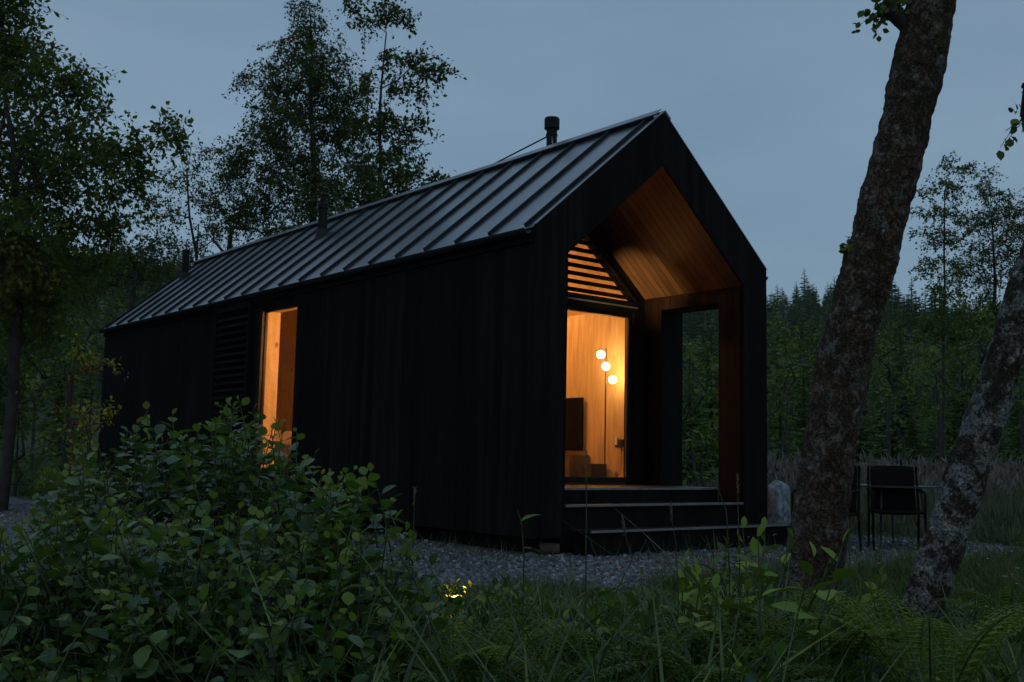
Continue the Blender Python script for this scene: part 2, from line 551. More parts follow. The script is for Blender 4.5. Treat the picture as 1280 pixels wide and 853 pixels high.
M['leaf_y'] = leaf_mat('lime_leaf', [(0, (0.10, 0.18, 0.036)), (0.6, (0.15, 0.26, 0.048)), (1, (0.22, 0.33, 0.06))], 0.6, 0.25, 0.2, (0.1, 0.18, 0.015))
M['needle'] = leaf_mat('conifer_needles', [(0, (0.06, 0.115, 0.045)), (0.6, (0.095, 0.17, 0.06)), (1, (0.14, 0.23, 0.07))], 0.8, 0.1, 0.1, (0.08, 0.14, 0.04))
M['blade'] = leaf_mat('grass_blade', [(0, (0.018, 0.042, 0.014)), (0.5, (0.040, 0.085, 0.024)), (0.85, (0.07, 0.125, 0.035)), (1, (0.19, 0.17, 0.09))], 0.5, 0.25, 0.3, (0.07, 0.15, 0.02))
M['blade_blue'] = leaf_mat('broad_grass_blade', [(0, (0.016, 0.040, 0.014)), (0.4, (0.038, 0.088, 0.024)), (0.85, (0.075, 0.15, 0.045)), (1, (0.16, 0.22, 0.06))], 0.42, 0.22, 0.4, (0.07, 0.15, 0.03))
M['rush'] = leaf_mat('meadow_blade', [(0, (0.045, 0.075, 0.025)), (0.5, (0.085, 0.11, 0.045)), (0.8, (0.13, 0.125, 0.095)), (1, (0.22, 0.20, 0.18))], 0.7, 0.15, 0.2, (0.08, 0.09, 0.03), warm=(1, 1, 1))
M['fern'] = leaf_mat('fern_frond', [(0, (0.045, 0.10, 0.02)), (0.6, (0.07, 0.145, 0.025)), (1, (0.10, 0.18, 0.03))], 0.55, 0.3, 0.25, (0.10, 0.2, 0.02))
M['fern_y'] = leaf_mat('young_fern', [(0, (0.09, 0.17, 0.03)), (0.6, (0.13, 0.23, 0.035)), (1, (0.18, 0.28, 0.05))], 0.55, 0.35, 0.2, (0.14, 0.26, 0.03))
M['dry'] = leaf_mat('dry_seed', [(0, (0.13, 0.115, 0.10)), (1, (0.25, 0.22, 0.20))], 0.8, 0.2, 0.2, (0.15, 0.13, 0.1), warm=(1, 1, 1))
M['petal'] = leaf_mat('white_petal', [(0, (0.55, 0.55, 0.52)), (1, (0.75, 0.75, 0.7))], 0.7, 0.2, 0.2, (0.5, 0.5, 0.45), warm=(1, 1, 1))
M['petal_y'] = leaf_mat('yellow_petal', [(0, (0.6, 0.42, 0.03)), (1, (0.75, 0.55, 0.05))], 0.7, 0.2, 0.2, (0.5, 0.4, 0.02), warm=(1, 1, 1))
M['pebble'] = leaf_mat('gravel_stone', [(0, (0.05, 0.053, 0.06)), (0.5, (0.13, 0.14, 0.155)), (0.9, (0.24, 0.25, 0.27)), (1, (0.45, 0.46, 0.48))], 0.75, 0.0, 0.4, warm=(1, 1, 1))


def ground_material():
    m, t, out = new_mat('ground_soil_and_turf')
    nz, rp, src = noise_ramp(t, 0.6, 10, [(0.3, (0.022, 0.035, 0.012)), (0.5, (0.035, 0.055, 0.018)), (0.7, (0.06, 0.065, 0.028))], rough=0.7)
    b = N(t, 'ShaderNodeBsdfPrincipled', Roughness=0.95)
    t.links.new(rp.outputs['Color'], b.inputs['Base Color'])
    n2 = N(t, 'ShaderNodeTexNoise', Scale=14.0, Detail=8.0)
    t.links.new(src, n2.inputs['Vector'])
    bp = N(t, 'ShaderNodeBump', Strength=0.8, Distance=0.06)
    t.links.new(n2.outputs['Fac'], bp.inputs['Height'])
    t.links.new(bp.outputs['Normal'], b.inputs['Normal'])
    t.links.new(b.outputs['BSDF'], out.inputs['Surface'])
    return m


def gravel_material():
    m, t, out = new_mat('gravel_bed')
    tc = N(t, 'ShaderNodeTexCoord')
    vo = N(t, 'ShaderNodeTexVoronoi', Scale=42.0)
    t.links.new(tc.outputs['Object'], vo.inputs['Vector'])
    rp = N(t, 'ShaderNodeValToRGB')
    el = rp.color_ramp.elements
    el.new(0.6)
    for e, (p, c) in zip(el, [(0.1, (0.04, 0.042, 0.047)), (0.6, (0.12, 0.128, 0.14)), (1.0, (0.26, 0.27, 0.29))]):
        e.position = p
        e.color = (*c, 1)
    t.links.new(vo.outputs['Color'], rp.inputs['Fac'])
    b = N(t, 'ShaderNodeBsdfPrincipled', Roughness=0.85)
    t.links.new(rp.outputs['Color'], b.inputs['Base Color'])
    bp = N(t, 'ShaderNodeBump', Strength=1.0, Distance=0.02)
    bp.invert = True
    t.links.new(vo.outputs['Distance'], bp.inputs['Height'])
    t.links.new(bp.outputs['Normal'], b.inputs['Normal'])
    t.links.new(b.outputs['BSDF'], out.inputs['Surface'])
    return m


M['ground'] = ground_material()
M['gravel'] = gravel_material()

# ------------------------------------------------------------------ SETTING: ground and gravel
def make_ground():
    rings = np.concatenate([np.linspace(0.0, 60, 61), np.geomspace(63, 540, 50)])
    na = 180
    az = np.linspace(0, 2 * math.pi, na, endpoint=False)
    V = [(CAM[0], CAM[1], float(ground_h(CAM[0], CAM[1])))]
    for r in rings[1:]:
        xs = CAM[0] + r * np.sin(az)
        ys = CAM[1] + r * np.cos(az)
        zs = ground_h(xs, ys)
        V.extend(zip(xs, ys, zs))
    F, L = [], []
    for k in range(na):
        F += [0, 1 + (k + 1) % na, 1 + k]; L.append(3)
    for i in range(len(rings) - 2):
        for k in range(na):
            k2 = (k + 1) % na
            a, b = 1 + i * na, 1 + (i + 1) * na
            F += [a + k, a + k2, b + k2, b + k]; L.append(4)
    o = mesh_np('ground', V, F, L, M['ground'], smooth=True)
    tag(o, kind='structure')


make_ground()

GRAVEL_POLY = [(-9.5, 4.0), (-5.2, 0.2), (-3.4, -1.2), (-1.6, -2.15), (0.4, -2.5), (2.4, -2.6), (4.2, -2.75), (5.9, -2.3), (6.6, -1.0),
               (6.0, 0.6), (4.6, 1.3), (4.3, 13.4), (-0.6, 13.8), (-1.2, 22.0), (-0.4, 33.0), (-3.2, 33.0), (-4.2, 22.0), (-6.5, 13.0)]


def in_poly(x, y, poly):
    x = np.asarray(x); y = np.asarray(y)
    c = np.zeros(x.shape, bool)
    j = len(poly) - 1
    for i in range(len(poly)):
        xi, yi = poly[i]; xj, yj = poly[j]
        with np.errstate(divide='ignore', invalid='ignore'):
            cond = ((yi > y) != (yj > y)) & (x < (xj - xi) * (y - yi) / (yj - yi + 1e-12) + xi)
        c ^= cond
        j = i
    return c


def make_gravel():
    xs = np.arange(-10, 8, 0.35); ys = np.arange(-3.2, 34, 0.35)
    X, Y = np.meshgrid(xs, ys, indexing='ij')
    ins = in_poly(X, Y, GRAVEL_POLY)
    idx = -np.ones(X.shape, int)
    V, F, L = [], [], []

    def vid(i, j):
        if idx[i, j] < 0:
            idx[i, j] = len(V)
            x = X[i, j] + 0.05 * math.sin(Y[i, j] * 7); y = Y[i, j] + 0.05 * math.sin(X[i, j] * 9)
            V.append((x, y, float(ground_h(x, y)) + 0.012))
        return idx[i, j]
    for i in range(len(xs) - 1):
        for j in range(len(ys) - 1):
            if ins[i, j] and ins[i + 1, j] and ins[i, j + 1] and ins[i + 1, j + 1]:
                F += [vid(i, j), vid(i + 1, j), vid(i + 1, j + 1), vid(i, j + 1)]; L.append(4)
    o = mesh_np('gravel_path', V, F, L, M['gravel'], smooth=True)
    tag(o, kind='structure')
    # loose stones
    n = 26000
    x = rng.uniform(-9.5, 6.6, n * 3); y = rng.uniform(-2.9, 12, n * 3)
    w = in_poly(x, y, GRAVEL_POLY) & ~((x > 0.1) & (x < 3.5) & (y > 0.3))
    keep = w & (rng.random(n * 3) < np.where(y < 2, 1.0, 0.25))
    x, y = x[keep][:n], y[keep][:n]
    n = len(x)
    s = rng.uniform(0.008, 0.02, n)
    s[rng.random(n) < 0.02] *= 1.8
    T = np.stack([x, y, ground_h(x, y) + 0.012 + s * 0.3], -1)
    d = unit(rng.normal(size=(n, 3)) * [1, 1, 0.3]); nn = unit(rng.normal(size=(n, 3)) * [0.4, 0.4, 1] + [0, 0, 1])
    tv = np.array([(-1, -.7, -.5), (.9, -.8, -.4), (1, .7, -.5), (-.8, .9, -.4), (-.6, -.5, .5), (.6, -.5, .6), (.55, .6, .45), (-.5, .5, .6)])
    tf = [(0, 3, 2, 1), (4, 5, 6, 7), (0, 1, 5, 4), (1, 2, 6, 5), (2, 3, 7, 6), (3, 0, 4, 7)]
    o = scatter('loose_gravel', tv, tf, frames(d, nn, s), T, M['pebble'])
    tag(o, 'loose blue-grey gravel stones round the front of the black cabin', 'gravel', kind='stuff')


make_gravel()

# ------------------------------------------------------------------ THE CABIN
W, L, H, R = 3.6, 12.57, 2.572, 4.10
SL = (R - H) / (W / 2)                        # roof slope
TW, FD, SB, BD = 0.407, 0.355, 1.28, 1.57               # frame width, fin depth, recess of the glazed wall
G0 = 0.552                                    # vertical thickness of the roof band on the gable
cab = root_thing('timber_cabin', (W / 2, 0.0, GZ), 'long black charred-timber cabin with pitched metal roof and glowing doorway', 'cabin')


def rz(x):
    return H + SL * (W / 2 - abs(x - W / 2))


def clip(poly, a, b):
    """clip a convex polygon given as (u, v) to a <= u <= b"""
    def half(p, lim, sgn):
        r = []
        for i in range(len(p)):
            q0, q1 = p[i], p[(i + 1) % len(p)]
            d0, d1 = sgn * (q0[0] - lim), sgn * (q1[0] - lim)
            if d0 >= 0: r.append(q0)
            if d0 * d1 < 0:
                k = d0 / (d0 - d1)
                r.append((q0[0] + k * (q1[0] - q0[0]), q0[1] + k * (q1[1] - q0[1])))
        return r
    p = half(poly, a, 1)
    return half(p, b, -1) if len(p) > 2 else []


def boards(mb, polys, u0, u1, step, to3, ext, gap=0.004):
    """vertical cladding boards cut from a polygon, each a thin prism"""
    u = u0
    while u < u1 - 1e-6:
        for poly in polys:
            c = clip(poly, u + gap / 2, min(u + step, u1) - gap / 2)
            if len(c) > 2:
                jit = random.uniform(-0.001, 0.001)
                mb.prism([to3(a, b, jit) for a, b in c], ext)
        u += step


ZB = -0.46        # underside of the cladding
# side walls: boards over a solid backing; the left wall leaves the bedroom window open
WY0, WY1, WZ0, WZ1 = 4.90, 5.86, 0.05, 2.29
mb = MB()
for (a, b, z0, z1) in ((0.02, WY0, ZB + .02, H - .01), (WY1, L - .02, ZB + .02, H - .01), (WY0, WY1, ZB + .02, WZ0), (WY0, WY1, WZ1, H - .01)):
    mb.box(0.03, a, z0, 0.20, b, z1)
mb.build('side_wall', M['char'], cab)
mb = MB()
pol = [[(0.0, ZB), (WY0, ZB), (WY0, H), (0.0, H)], [(WY1, ZB), (L, ZB), (L, H), (WY1, H)], [(WY0, ZB), (WY1, ZB), (WY1, WZ0), (WY0, WZ0)], [(WY0, WZ1), (WY1, WZ1), (WY1, H), (WY0, H)]]
boards(mb, pol, 0.0, L, 0.122, lambda a, b, j: (j, a, b), (0.028, 0, 0))
mb.build('side_cladding', M['char'], cab)
mb = MB()
mb.box(W - 0.20, SB, ZB + .02, W - 0.03, L - .02, H - .01)
mb.build('side_wall', M['char'], cab)
mb = MB()
boards(mb, [[(SB, ZB), (L, ZB), (L, H), (SB, H)]], SB, L, 0.122, lambda a, b, j: (W + j, a, b), (-0.028, 0, 0))
mb.build('side_cladding', M['char'], cab)
mb = MB()
mb.prism([(0.2, L - .03, ZB + .02), (W - .2, L - .03, ZB + .02), (W - .2, L - .03, rz(W - .2) - .03), (W / 2, L - .03, R - .03), (.2, L - .03, rz(.2) - .03)], (0, -0.15, 0))
mb.build('rear_wall', M['char'], cab)
mb = MB()
boards(mb, [[(0.0, ZB), (W / 2, ZB), (W / 2, R - .02), (0.0, H - .02)], [(W / 2, ZB), (W, ZB), (W, H - .02), (W / 2, R - .02)]], 0.0, W, 0.12, lambda a, b, j: (a, L + .001 + j, b), (0, -0.029, 0))
mb.build('rear_cladding', M['char'], cab)

# front gable frame
mb = MB()
gi = lambda x: rz(x) - G0                      # underside of the gable band
CT = .045
pol = [[(-.02, ZB), (TW, ZB), (TW, rz(TW) + CT), (-.02, H + CT - .017)], [(W - TW, ZB), (W + .006, ZB), (W + .006, H + CT - .005), (W - TW, rz(W - TW) + CT)],
       [(TW, gi(TW)), (W / 2, gi(W / 2)), (W / 2, R + CT), (TW, rz(TW) + CT)], [(W / 2, gi(W / 2)), (W - TW, gi(W - TW)), (W - TW, rz(W - TW) + CT), (W / 2, R + CT)]]
boards(mb, pol, -.02, W + .006, 0.1, lambda a, b, j: (a, -0.034 + j, b - 0.003), (0, 0.03, 0))
mb.build('gable_front', M['char'], cab)
# solid fins behind the front boards
mb = MB()
mb.box(0.032, 0.0, ZB + .02, TW - .025, BD, H - .02)           # left side of the porch stays closed
mb.build('porch_pier', M['char'], cab)
mb = MB()
mb.box(W - TW + .025, 0.0, ZB + .02, W - .03, FD, H - .02)      # right front pier
mb.box(W - TW + .025, SB, ZB + .021, W - .201, BD + .1, H - .021)        # stub of the right wall beside the glazing
mb.box(W - TW + .025, FD, 2.20, W - .03, SB, H - .022)           # header over the side opening
mb.build('porch_pier', M['char'], cab)
mb = MB()
boards(mb, [[(0.03, 0.0), (BD, 0.0), (BD, gi(TW)), (0.03, gi(TW))]], 0.03, BD, 0.1, lambda a, b, j: (TW - .002 + j, a, b), (-0.024, 0, 0))
mb.build('porch_lining', M['brown'], cab)
mb = MB()
boards(mb, [[(0.03, -.45), (FD, -.45), (FD, gi(TW)), (0.03, gi(TW))], [(FD, 2.2), (SB, 2.2), (SB, gi(TW)), (FD, gi(TW))], [(SB, 0), (BD, 0), (BD, gi(TW)), (SB, gi(TW))]], 0.03, BD, 0.1,
       lambda a, b, j: (W - TW + .002 + j, a, b), (0.024, 0, 0))
boards(mb, [[(W - TW + .03, -.45), (W, -.45), (W, 2.2), (W - TW + .03, 2.2)]], W - TW + .03, W, 0.1, lambda a, b, j: (a, FD + .02 + j, b), (0, -0.021, 0))
mb.build('porch_lining', M['brown'], cab)
mb = MB()
boards(mb, [[(0.03, ZB), (FD, ZB), (FD, H), (0.03, H)], [(FD, 2.2), (SB, 2.2), (SB, H), (FD, H)]], 0.03, SB, 0.1, lambda a, b, j: (W + j, a, b), (-0.028, 0, 0))
mb.build('side_cladding', M['char'], cab)

# soffit: narrow boards running from the ridge down to the eaves
mb = MB()
for sgn in (-1, 1):
    y = 0.0
    while y < BD - 0.01:
        y1 = min(y + 0.099, BD)
        x0, x1 = W / 2, (TW if sgn < 0 else W - TW)
        mb.prism([(x0, y + .003, gi(x0)), (x1, y + .003, gi(x1)), (x1, y1 - .003, gi(x1)), (x0, y1 - .003, gi(x0))], (0, 0, random.uniform(.018, .021)))
        y = y1
mb.build('soffit', M['soffit'], cab)
mb = MB()
for sgn in (-1, 1):
    x0, x1 = W / 2, (TW if sgn < 0 else W - TW)
    mb.prism([(x0, .03, gi(x0) + .024), (x1, .03, gi(x1) + .024), (x1, BD, gi(x1) + .024), (x0, BD, gi(x0) + .024)], (0, 0, .02))
mb.build('soffit_backing', M['char'], cab)

# glazed wall of the porch: double door in the middle, slatted triangle over it
DX0, DX1, DZ0, DZ1 = 0.67, 2.93, 0.09, 2.10
LHW = 1.23
LX0, LX1, LZ = W / 2 - LHW, W / 2 + LHW, 2.31
def lz(x): return LZ + SL * (LHW - abs(x - W / 2))
mb = MB()
jy = 0.11
for (x0, x1, z0, z1) in ((TW - .02, DX0 - .06, -0.05, LZ), (DX1 + .06, W - TW + .02, -0.05, LZ), (DX0 - .06, DX1 + .06, DZ1 + .06, LZ)):
    mb.box(x0, BD, z0, x1, BD + jy, z1)
br = MB()
for k in range(2):
    br.box(DX1 + .062 + k * .1, BD - .016, -.04, DX1 + .062 + k * .1 + .098, BD - .001, LZ - .12)
br.build('porch_wall_boards', M['brown'], cab)
for s in (-1, 1):       # band between slats and soffit
    xs = [TW - .02, LX0, W / 2] if s < 0 else [W - TW + .02, LX1, W / 2]
    p = [(xs[0], BD, LZ), (xs[1], BD, LZ), (xs[2], BD, lz(W / 2)), (xs[2], BD, gi(W / 2) + .02), (xs[0], BD, gi(xs[0]) + .02)]
    if s < 0: p = p[::-1]
    mb.prism(p[:3] + p[3:], (0, jy, 0))
mb.build('porch_wall', M['char'], cab)
lou = MB()
for s in (-1, 1):
    x0 = LX0 if s < 0 else LX1
    n_ = np.array([SL * (-s), 0, 1.0]); 
    a, b_ = np.array([x0, BD - .012, LZ]), np.array([W / 2, BD - .012, lz(W / 2)])
    lou.prism([a, b_, b_ + [0, 0, .035], a + [0, 0, .035]], (0, jy + .02, 0))
louvre = lou.build('slatted_gable_window', M['char'], cab)
mb = MB()
z = LZ + 0.052
while z < lz(W / 2) - 0.03:
    hw = LHW - (z - LZ) / SL
    if hw > 0.03:
        mb.obox((W / 2, BD + 0.045, z), (hw, 0, 0), (0, 0.022, 0.004), (0, -0.003, 0.025))
    z += 0.1
mb.build('slat', M['char'], louvre)
mb = MB()
mb.prism([(LX0 + .01, BD + .092, LZ + .002), (LX1 - .01, BD + .092, LZ + .002), (W / 2, BD + .092, lz(W / 2) - .002)], (0, 0.006, 0))
mb.build('pane', M['glass'], louvre)
mb = MB()
mb.box(LX0 - .02, BD - .028, 2.225, LX1 + .02, BD + .004, 2.243)
mb.build('ledge', M['nosing'], cab)

door = MB()
fy0, fy1 = BD + .02, BD + .09
door.box(DX0 - .06, fy0, DZ0 - .06, DX0, fy1, DZ1 + .06).box(DX1, fy0, DZ0 - .06, DX1 + .06, fy1, DZ1 + .06)
door.box(DX0, fy0, DZ1, DX1, fy1, DZ1 + .06).box(DX0, fy0, DZ0 - .06, DX1, fy1, DZ0)
door.box(DX0 + .70, fy0 + .001, DZ0, DX0 + .77, fy1 - .001, DZ1)
door_o = door.build('glazed_door', M['frame'], cab)
MB().box(DX0 + .771, BD + .05, DZ0 + .001, DX1 - .001, BD + .058, DZ1 - .001).build('pane', M['glass'], door_o)
MB().box(DX0 + .001, BD + .05, DZ0 + .001, DX0 + .699, BD + .058, DZ1 - .001).build('pane', M['glass'], door_o)
MB().box(DX1 - .022, BD + .034, DZ0 + .001, DX1 - .012, BD + .044, DZ1 - .001).build('draught_seal', M['trim'], door_o)
MB().tube([(DX0 + .735, BD + .018, .95), (DX0 + .735, BD - .03, .95), (DX0 + .735, BD - .03, 1.1), (DX0 + .735, BD + .018, 1.1)], .009, 8).build('handle', M['trim'], door_o)

# added unseen up-light on the closed porch side, put in to warm the soffit
ul = root_thing('added_porch_wall_light', (TW + .02, 1.10, 1.9), 'added unseen small black wall light on the inner left side of the porch', 'lamp')
MB().box(TW + .001, 1.06, 1.82, TW + .02, 1.14, 1.94).build('back_plate', M['frame'], ul)
MB().tube([(TW + .055, 1.10, 1.82), (TW + .055, 1.10, 1.94)], .034, 16, cap=False).build('housing', M['frame'], ul)
MB().tube([(TW + .055, 1.10, 1.90), (TW + .055, 1.10, 1.905)], .03, 16).build('lens', M['globe'], ul)
sl_d = bpy.data.lights.new('added_soffit_spot', 'SPOT')  # added spot that throws the warm patch on the soffit
sl_d.energy = 240
sl_d.color = (1.0, 0.62, 0.26)
sl_d.spot_size = math.radians(27)
sl_d.spot_blend = 1.0
sl_d.shadow_soft_size = .03
sl_o = bpy.data.objects.new('added_soffit_spot', sl_d)
COL.objects.link(sl_o)
_a, _b = Vector((TW + .06, 1.10, 1.96)), Vector((3.02, 1.30, 2.50))
sl_o.matrix_world = Matrix.Translation(_a) @ (_b - _a).to_track_quat('-Z', 'Y').to_matrix().to_4x4()

# deck and steps
mb = MB()
y = FD
while y < BD - .02:
    mb.box(TW, y + .003, -.028, W - TW + (0.0 if y < FD or y > SB else .19), min(y + .135, BD) - .003, 0.0)
    y += .135
mb.build('deck', M['deck'], cab, bevel=.003)
MB().box(TW, FD - .012, -.017, W - TW, FD + .002, .003).build('deck_edge', M['nosing'], cab)
MB().box(TW, FD + .01, ZB - .1, W - TW, BD, -.03).build('deck_riser', M['char'], cab)
st = MB().box(TW + .002, 0.03, -.185, W - .02, FD - .014, -.158).build('step', M['deck'], cab)
MB().box(TW + .045, -.012, -.172, W - .004, .03, -.150).build('nosing', M['nosing'], st)
MB().box(TW + .002, .04, -.6, W - .03, .32, -.187).build('riser', M['char'], st)
st = MB().box(.52, -.29, -.41, 3.93, -.006, -.392).build('step', M['deck'], cab)
MB().box(.52, -.312, -.408, 3.935, -.291, -.386).build('nosing', M['nosing'], st)
MB().box(.55, -.27, -.66, 3.88, -.02, -.412).build('riser', M['char'], st)
# low plinth and support pads under the cladding
MB().box(.28, .12, GZ - .05, W - .3, L - .2, ZB + .03).build('plinth', M['char'], cab)

# roof
roof = MB()
OH = 0.035
for s in (-1, 1):
    oh = OH if s < 0 else .01
    x0, x1 = W / 2, (-oh if s < 0 else W + oh)
    z1 = H - SL * oh
    top = [(x0, -.002, R + .02), (x1, -.002, z1 + .02), (x1, L + .03, z1 + .02), (x0, L + .03, R + .02)]
    roof.prism(top, (0, 0, .012))
roof_o = roof.build('roof', M['metal'], cab)
mb = MB()
e = np.array([-1.0, 0, -SL]); e /= np.linalg.norm(e)
nr = np.array([-SL, 0, 1.0]); nr /= np.linalg.norm(nr)
slen = math.hypot(W / 2 + OH, SL * (W / 2 + OH))
for s in (-1, 1):
    ee = e * [s * -1, 1, 1] if s > 0 else e
    nn_ = nr * [-1, 1, 1] if s > 0 else nr
    for k in range(22):
        yy = 0.125 + .5875 * k
        if yy > L: break
        c = np.array([W / 2, yy, R + .032]) + ee * (slen / 2 + .03) + nn_ * .017
        mb.obox(c, ee * (slen / 2 - .045), (0, .012, 0), nn_ * .019)
mb.build('standing_seam', M['seam'], roof_o)
# ridge cap with scalloped lower edge
mb = MB()
for s in (-1, 1):
    ee = e * [s * -1, 1, 1] if s > 0 else e
    nn_ = nr * [-1, 1, 1] if s > 0 else nr
    a = np.array([W / 2, -.025, R + .032]) + nn_ * .045
    b_ = a + ee * .125
    mb.prism([a, b_, b_ + [0, L + .06, 0], a + [0, L + .06, 0]], nn_ * .008)
mb.build('ridge_cap', M['trim'], roof_o)
mb = MB()
for s in (-1, 1):
    ee = e * [s * -1, 1, 1] if s > 0 else e
    nn_ = nr * [-1, 1, 1] if s > 0 else nr
    a = np.array([W / 2, .02, R + .032]) + ee * .118 - nn_ * .002
    b_ = a + ee * .016
    mb.prism([a, b_, b_ + [0, L, 0], a + [0, L, 0]], nn_ * .046)
mb.build('ridge_closure', M['seam'], roof_o)
# verge flashing at both gable ends, gutter and fascia at both eaves
mb = MB()
for yv in (L + .03,):
    for s in (-1, 1):
        x1 = -OH if s < 0 else W + .01
        z1 = H - SL * (OH if s < 0 else .01)
        mb.prism([(W / 2, yv, R + .045), (x1, yv, z1 + .045), (x1, yv, z1 - .045), (W / 2, yv, R - .045)], (0, .022, 0))
mb.build('verge_board', M['seam'], roof_o)
mb = MB()
for s in (-1, 1):
    oh = .03 if s < 0 else .01
    x1 = -oh if s < 0 else W + oh
    z1 = H - SL * oh
    mb.prism([(W / 2, -.040, R + .050), (x1, -.040, z1 + .050), (x1, -.040, z1 + .043), (W / 2, -.040, R + .043)], (0, .05, 0))
mb.build('verge_flashing', M['trim'], roof_o)
mb = MB()
for s in (-1, 1):
    x = -.085 if s < 0 else W + .058
    pts = []
    for k in range(9):
        an = math.pi * k / 8
        pts.append((x + .048 * math.cos(an), H - .03 - .048 * math.sin(an)))
    outer = [(x + .053 * math.cos(math.pi * k / 8), H - .03 - .053 * math.sin(math.pi * k / 8)) for k in range(9)]
    pr = [(u, 0.02, v) for u, v in pts] + [(u, 0.02, v) for u, v in outer[::-1]]
    for k in range(8):
        q = [pr[k], pr[k + 1], (outer[k + 1][0], .02, outer[k + 1][1]), (outer[k][0], .02, outer[k][1])]
        mb.prism(q, (0, L - .03, 0))
mb.build('gutter', M['seam'], roof_o)
mb = MB()
for s in (-1, 1):
    x0, x1 = (-.028, -.004) if s < 0 else (W + .004, W + .028)
    mb.box(x0, -.0, H - .15, x1, L, H - .02)
mb.build('eaves_board', M['char'], roof_o)

# flues
def flue(px, py, zb, zt, r, cap_r, kind):
    mb = MB()
    mb.tube([(px, py, zb), (px, py, zt)], r, 20)
    o = mb.build('chimney', M['flue'], roof_o, smooth=False)
    mb = MB()
    if kind == 0:
        mb.tube([(px, py, zt - .03), (px, py, zt - .025), (px, py, zt + .1), (px, py, zt + .115)], [cap_r * .96, cap_r, cap_r, cap_r * .9], 24)
        mb.tube([(px, py, zt - .12), (px, py, zt - .1)], [r * 1.12, r * 1.12], 20)
    elif kind == 1:
        mb.tube([(px, py, zt - .02), (px, py, zt - .01), (px, py, zt + .05), (px, py, zt + .06)], [cap_r, cap_r * 1.05, cap_r * 1.05, cap_r], 24)
        mb.tube([(px, py, zt + .06), (px, py, zt + .2)], [r * .62, r * .62], 16)
        mb.tube([(px, py, zt + .2), (px, py, zt + .24)], [r * .95, r * .5], 16)
    else:
        mb.tube([(px, py, zt - .02), (px, py, zt + .012)], [cap_r, cap_r], 16)
    mb.build('cowl', M['flue'], o)
    MB().tube([(px, py, zb - .05), (px, py, zb + .08), (px, py, zb + .14)], [r * 1.6, r * 1.3, r * 1.03], 20).build('boot', M['seam'], o)
    return o
f0 = flue(2.02, 2.10, 3.85, 4.52, .068, .098, 0)
mb = MB().tube([(2.02, 2.12, 4.42), (1.80, 3.35, 4.135)], .010, 8)
mb.build('stay_rod', M['flue'], f0)
mb = MB().tube([(2.00, 2.08, 4.40), (1.81, 1.83, 4.135)], .008, 8)
mb.build('stay_rod', M['trim'], f0)
flue(1.24, 6.57, 3.62, 4.10, .072, .082, 1)
flue(1.20, 11.86, 3.59, 4.16, .066, .069, 2)

# bedroom window and its sliding shutter on the left wall
wn = MB()
wn.box(.012, WY0, WZ0, .045, WY0 + .02, WZ1).box(.012, WY1 - .014, WZ0, .045, WY1 - .001, WZ1).box(.012, WY0 + .02, WZ1 - .03, .045, WY1 - .014, WZ1).box(.012, WY0 + .02, WZ0, .045, WY1 - .014, WZ0 + .04)
wn_o = wn.build('tall_window', M['frame'], cab)
MB().box(.026, WY0 + .021, WZ0 + .041, .032, WY1 - .015, WZ1 - .031).build('pane', M['glass'], wn_o)
MB().box(-.035, WY1 + .0, WZ0, -.003, WY1 + .10, WZ1 + .03).build('shutter_guide', M['frame'], wn_o)
sh = MB()
SY0, SY1 = 6.16, 7.38
sh.box(-.085, SY0, .02, -.045, SY0 + .07, 2.44).box(-.085, SY1 - .07, .02, -.045, SY1, 2.44)
sh.box(-.085, SY0 + .07, 2.37, -.045, SY1 - .07, 2.44).box(-.085, SY0 + .07, .02, -.045, SY1 - .07, .10)
sh_o = sh.build('sliding_shutter', M['char'], cab)
mb = MB()
z = .15
while z < 2.34:
    mb.obox((-.065, (SY0 + SY1) / 2, z), (.016, 0, .024), (0, (SY1 - SY0) / 2 - .072, 0), (.005, 0, -.004))
    z += .105
mb.build('slat', M['char'], sh_o)
MB().box(-.084, SY0 - .006, .02, -.006, SY0 - .001, 2.42).build('shutter_edge', M['brown'], sh_o)
MB().box(-.05, WY0 + .2, 2.46, -.03, SY1 + .1, 2.50).build('shutter_rail', M['frame'], wn_o)

# interior lining
IX0, IX1, IY0, IY1, IZ0 = .245, 3.3, BD + jy + .002, L - .22, 0.035
IC = 2.30
ISL = 0.80
mb = MB()
y = IY0
while y < IY1:        # CLT wall panels on the right, a joint every 1.2 m
    mb.box(IX1, y + .0015, IZ0, IX1 + .03, min(y + .62, IY1) - .0015, IC)
    y += .62
mb.build('interior_wall', M['pine'], cab)
mb = MB()
for (a, b, z0, z1) in ((IY0, WY0, IZ0, IC), (WY1, IY1, IZ0, IC), (WY0, WY1, IZ0, WZ0), (WY0, WY1, WZ1, IC)):
    mb.box(IX0 - .03, a, z0, IX0, b, z1)
mb.box(.047, WY1 - .012, WZ0, IX0 - .031, WY1 - .002, WZ1).box(.047, WY0 + .002, WZ0, IX0 - .031, WY0 + .012, WZ1).box(.047, WY0 + .013, WZ1 - .012, IX0 - .031, WY1 - .013, WZ1 - .002).box(.047, WY0 + .013, WZ0 + .002, IX0 - .031, WY1 - .013, WZ0 + .012)
mb.build('interior_wall', M['pine'], cab)
mb = MB()
IR = IC + ISL * (W / 2 - .25)
mb.prism([(IX0, IY1, IZ0), (IX1, IY1, IZ0), (IX1, IY1, IC), (W / 2, IY1, IR), (IX0, IY1, IC)], (0, .03, 0))
mb.build('interior_wall', M['pine'], cab)
mb = MB()
for x0 in (IX0 - .03, IX1 + .03):
    mb.prism([(x0, IY0, IC), (W / 2, IY0, IR), (W / 2, IY1, IR), (x0, IY1, IC)], (0, 0, .03))
mb.build('interior_ceiling', M['pine_plain'], cab)
mb = MB()
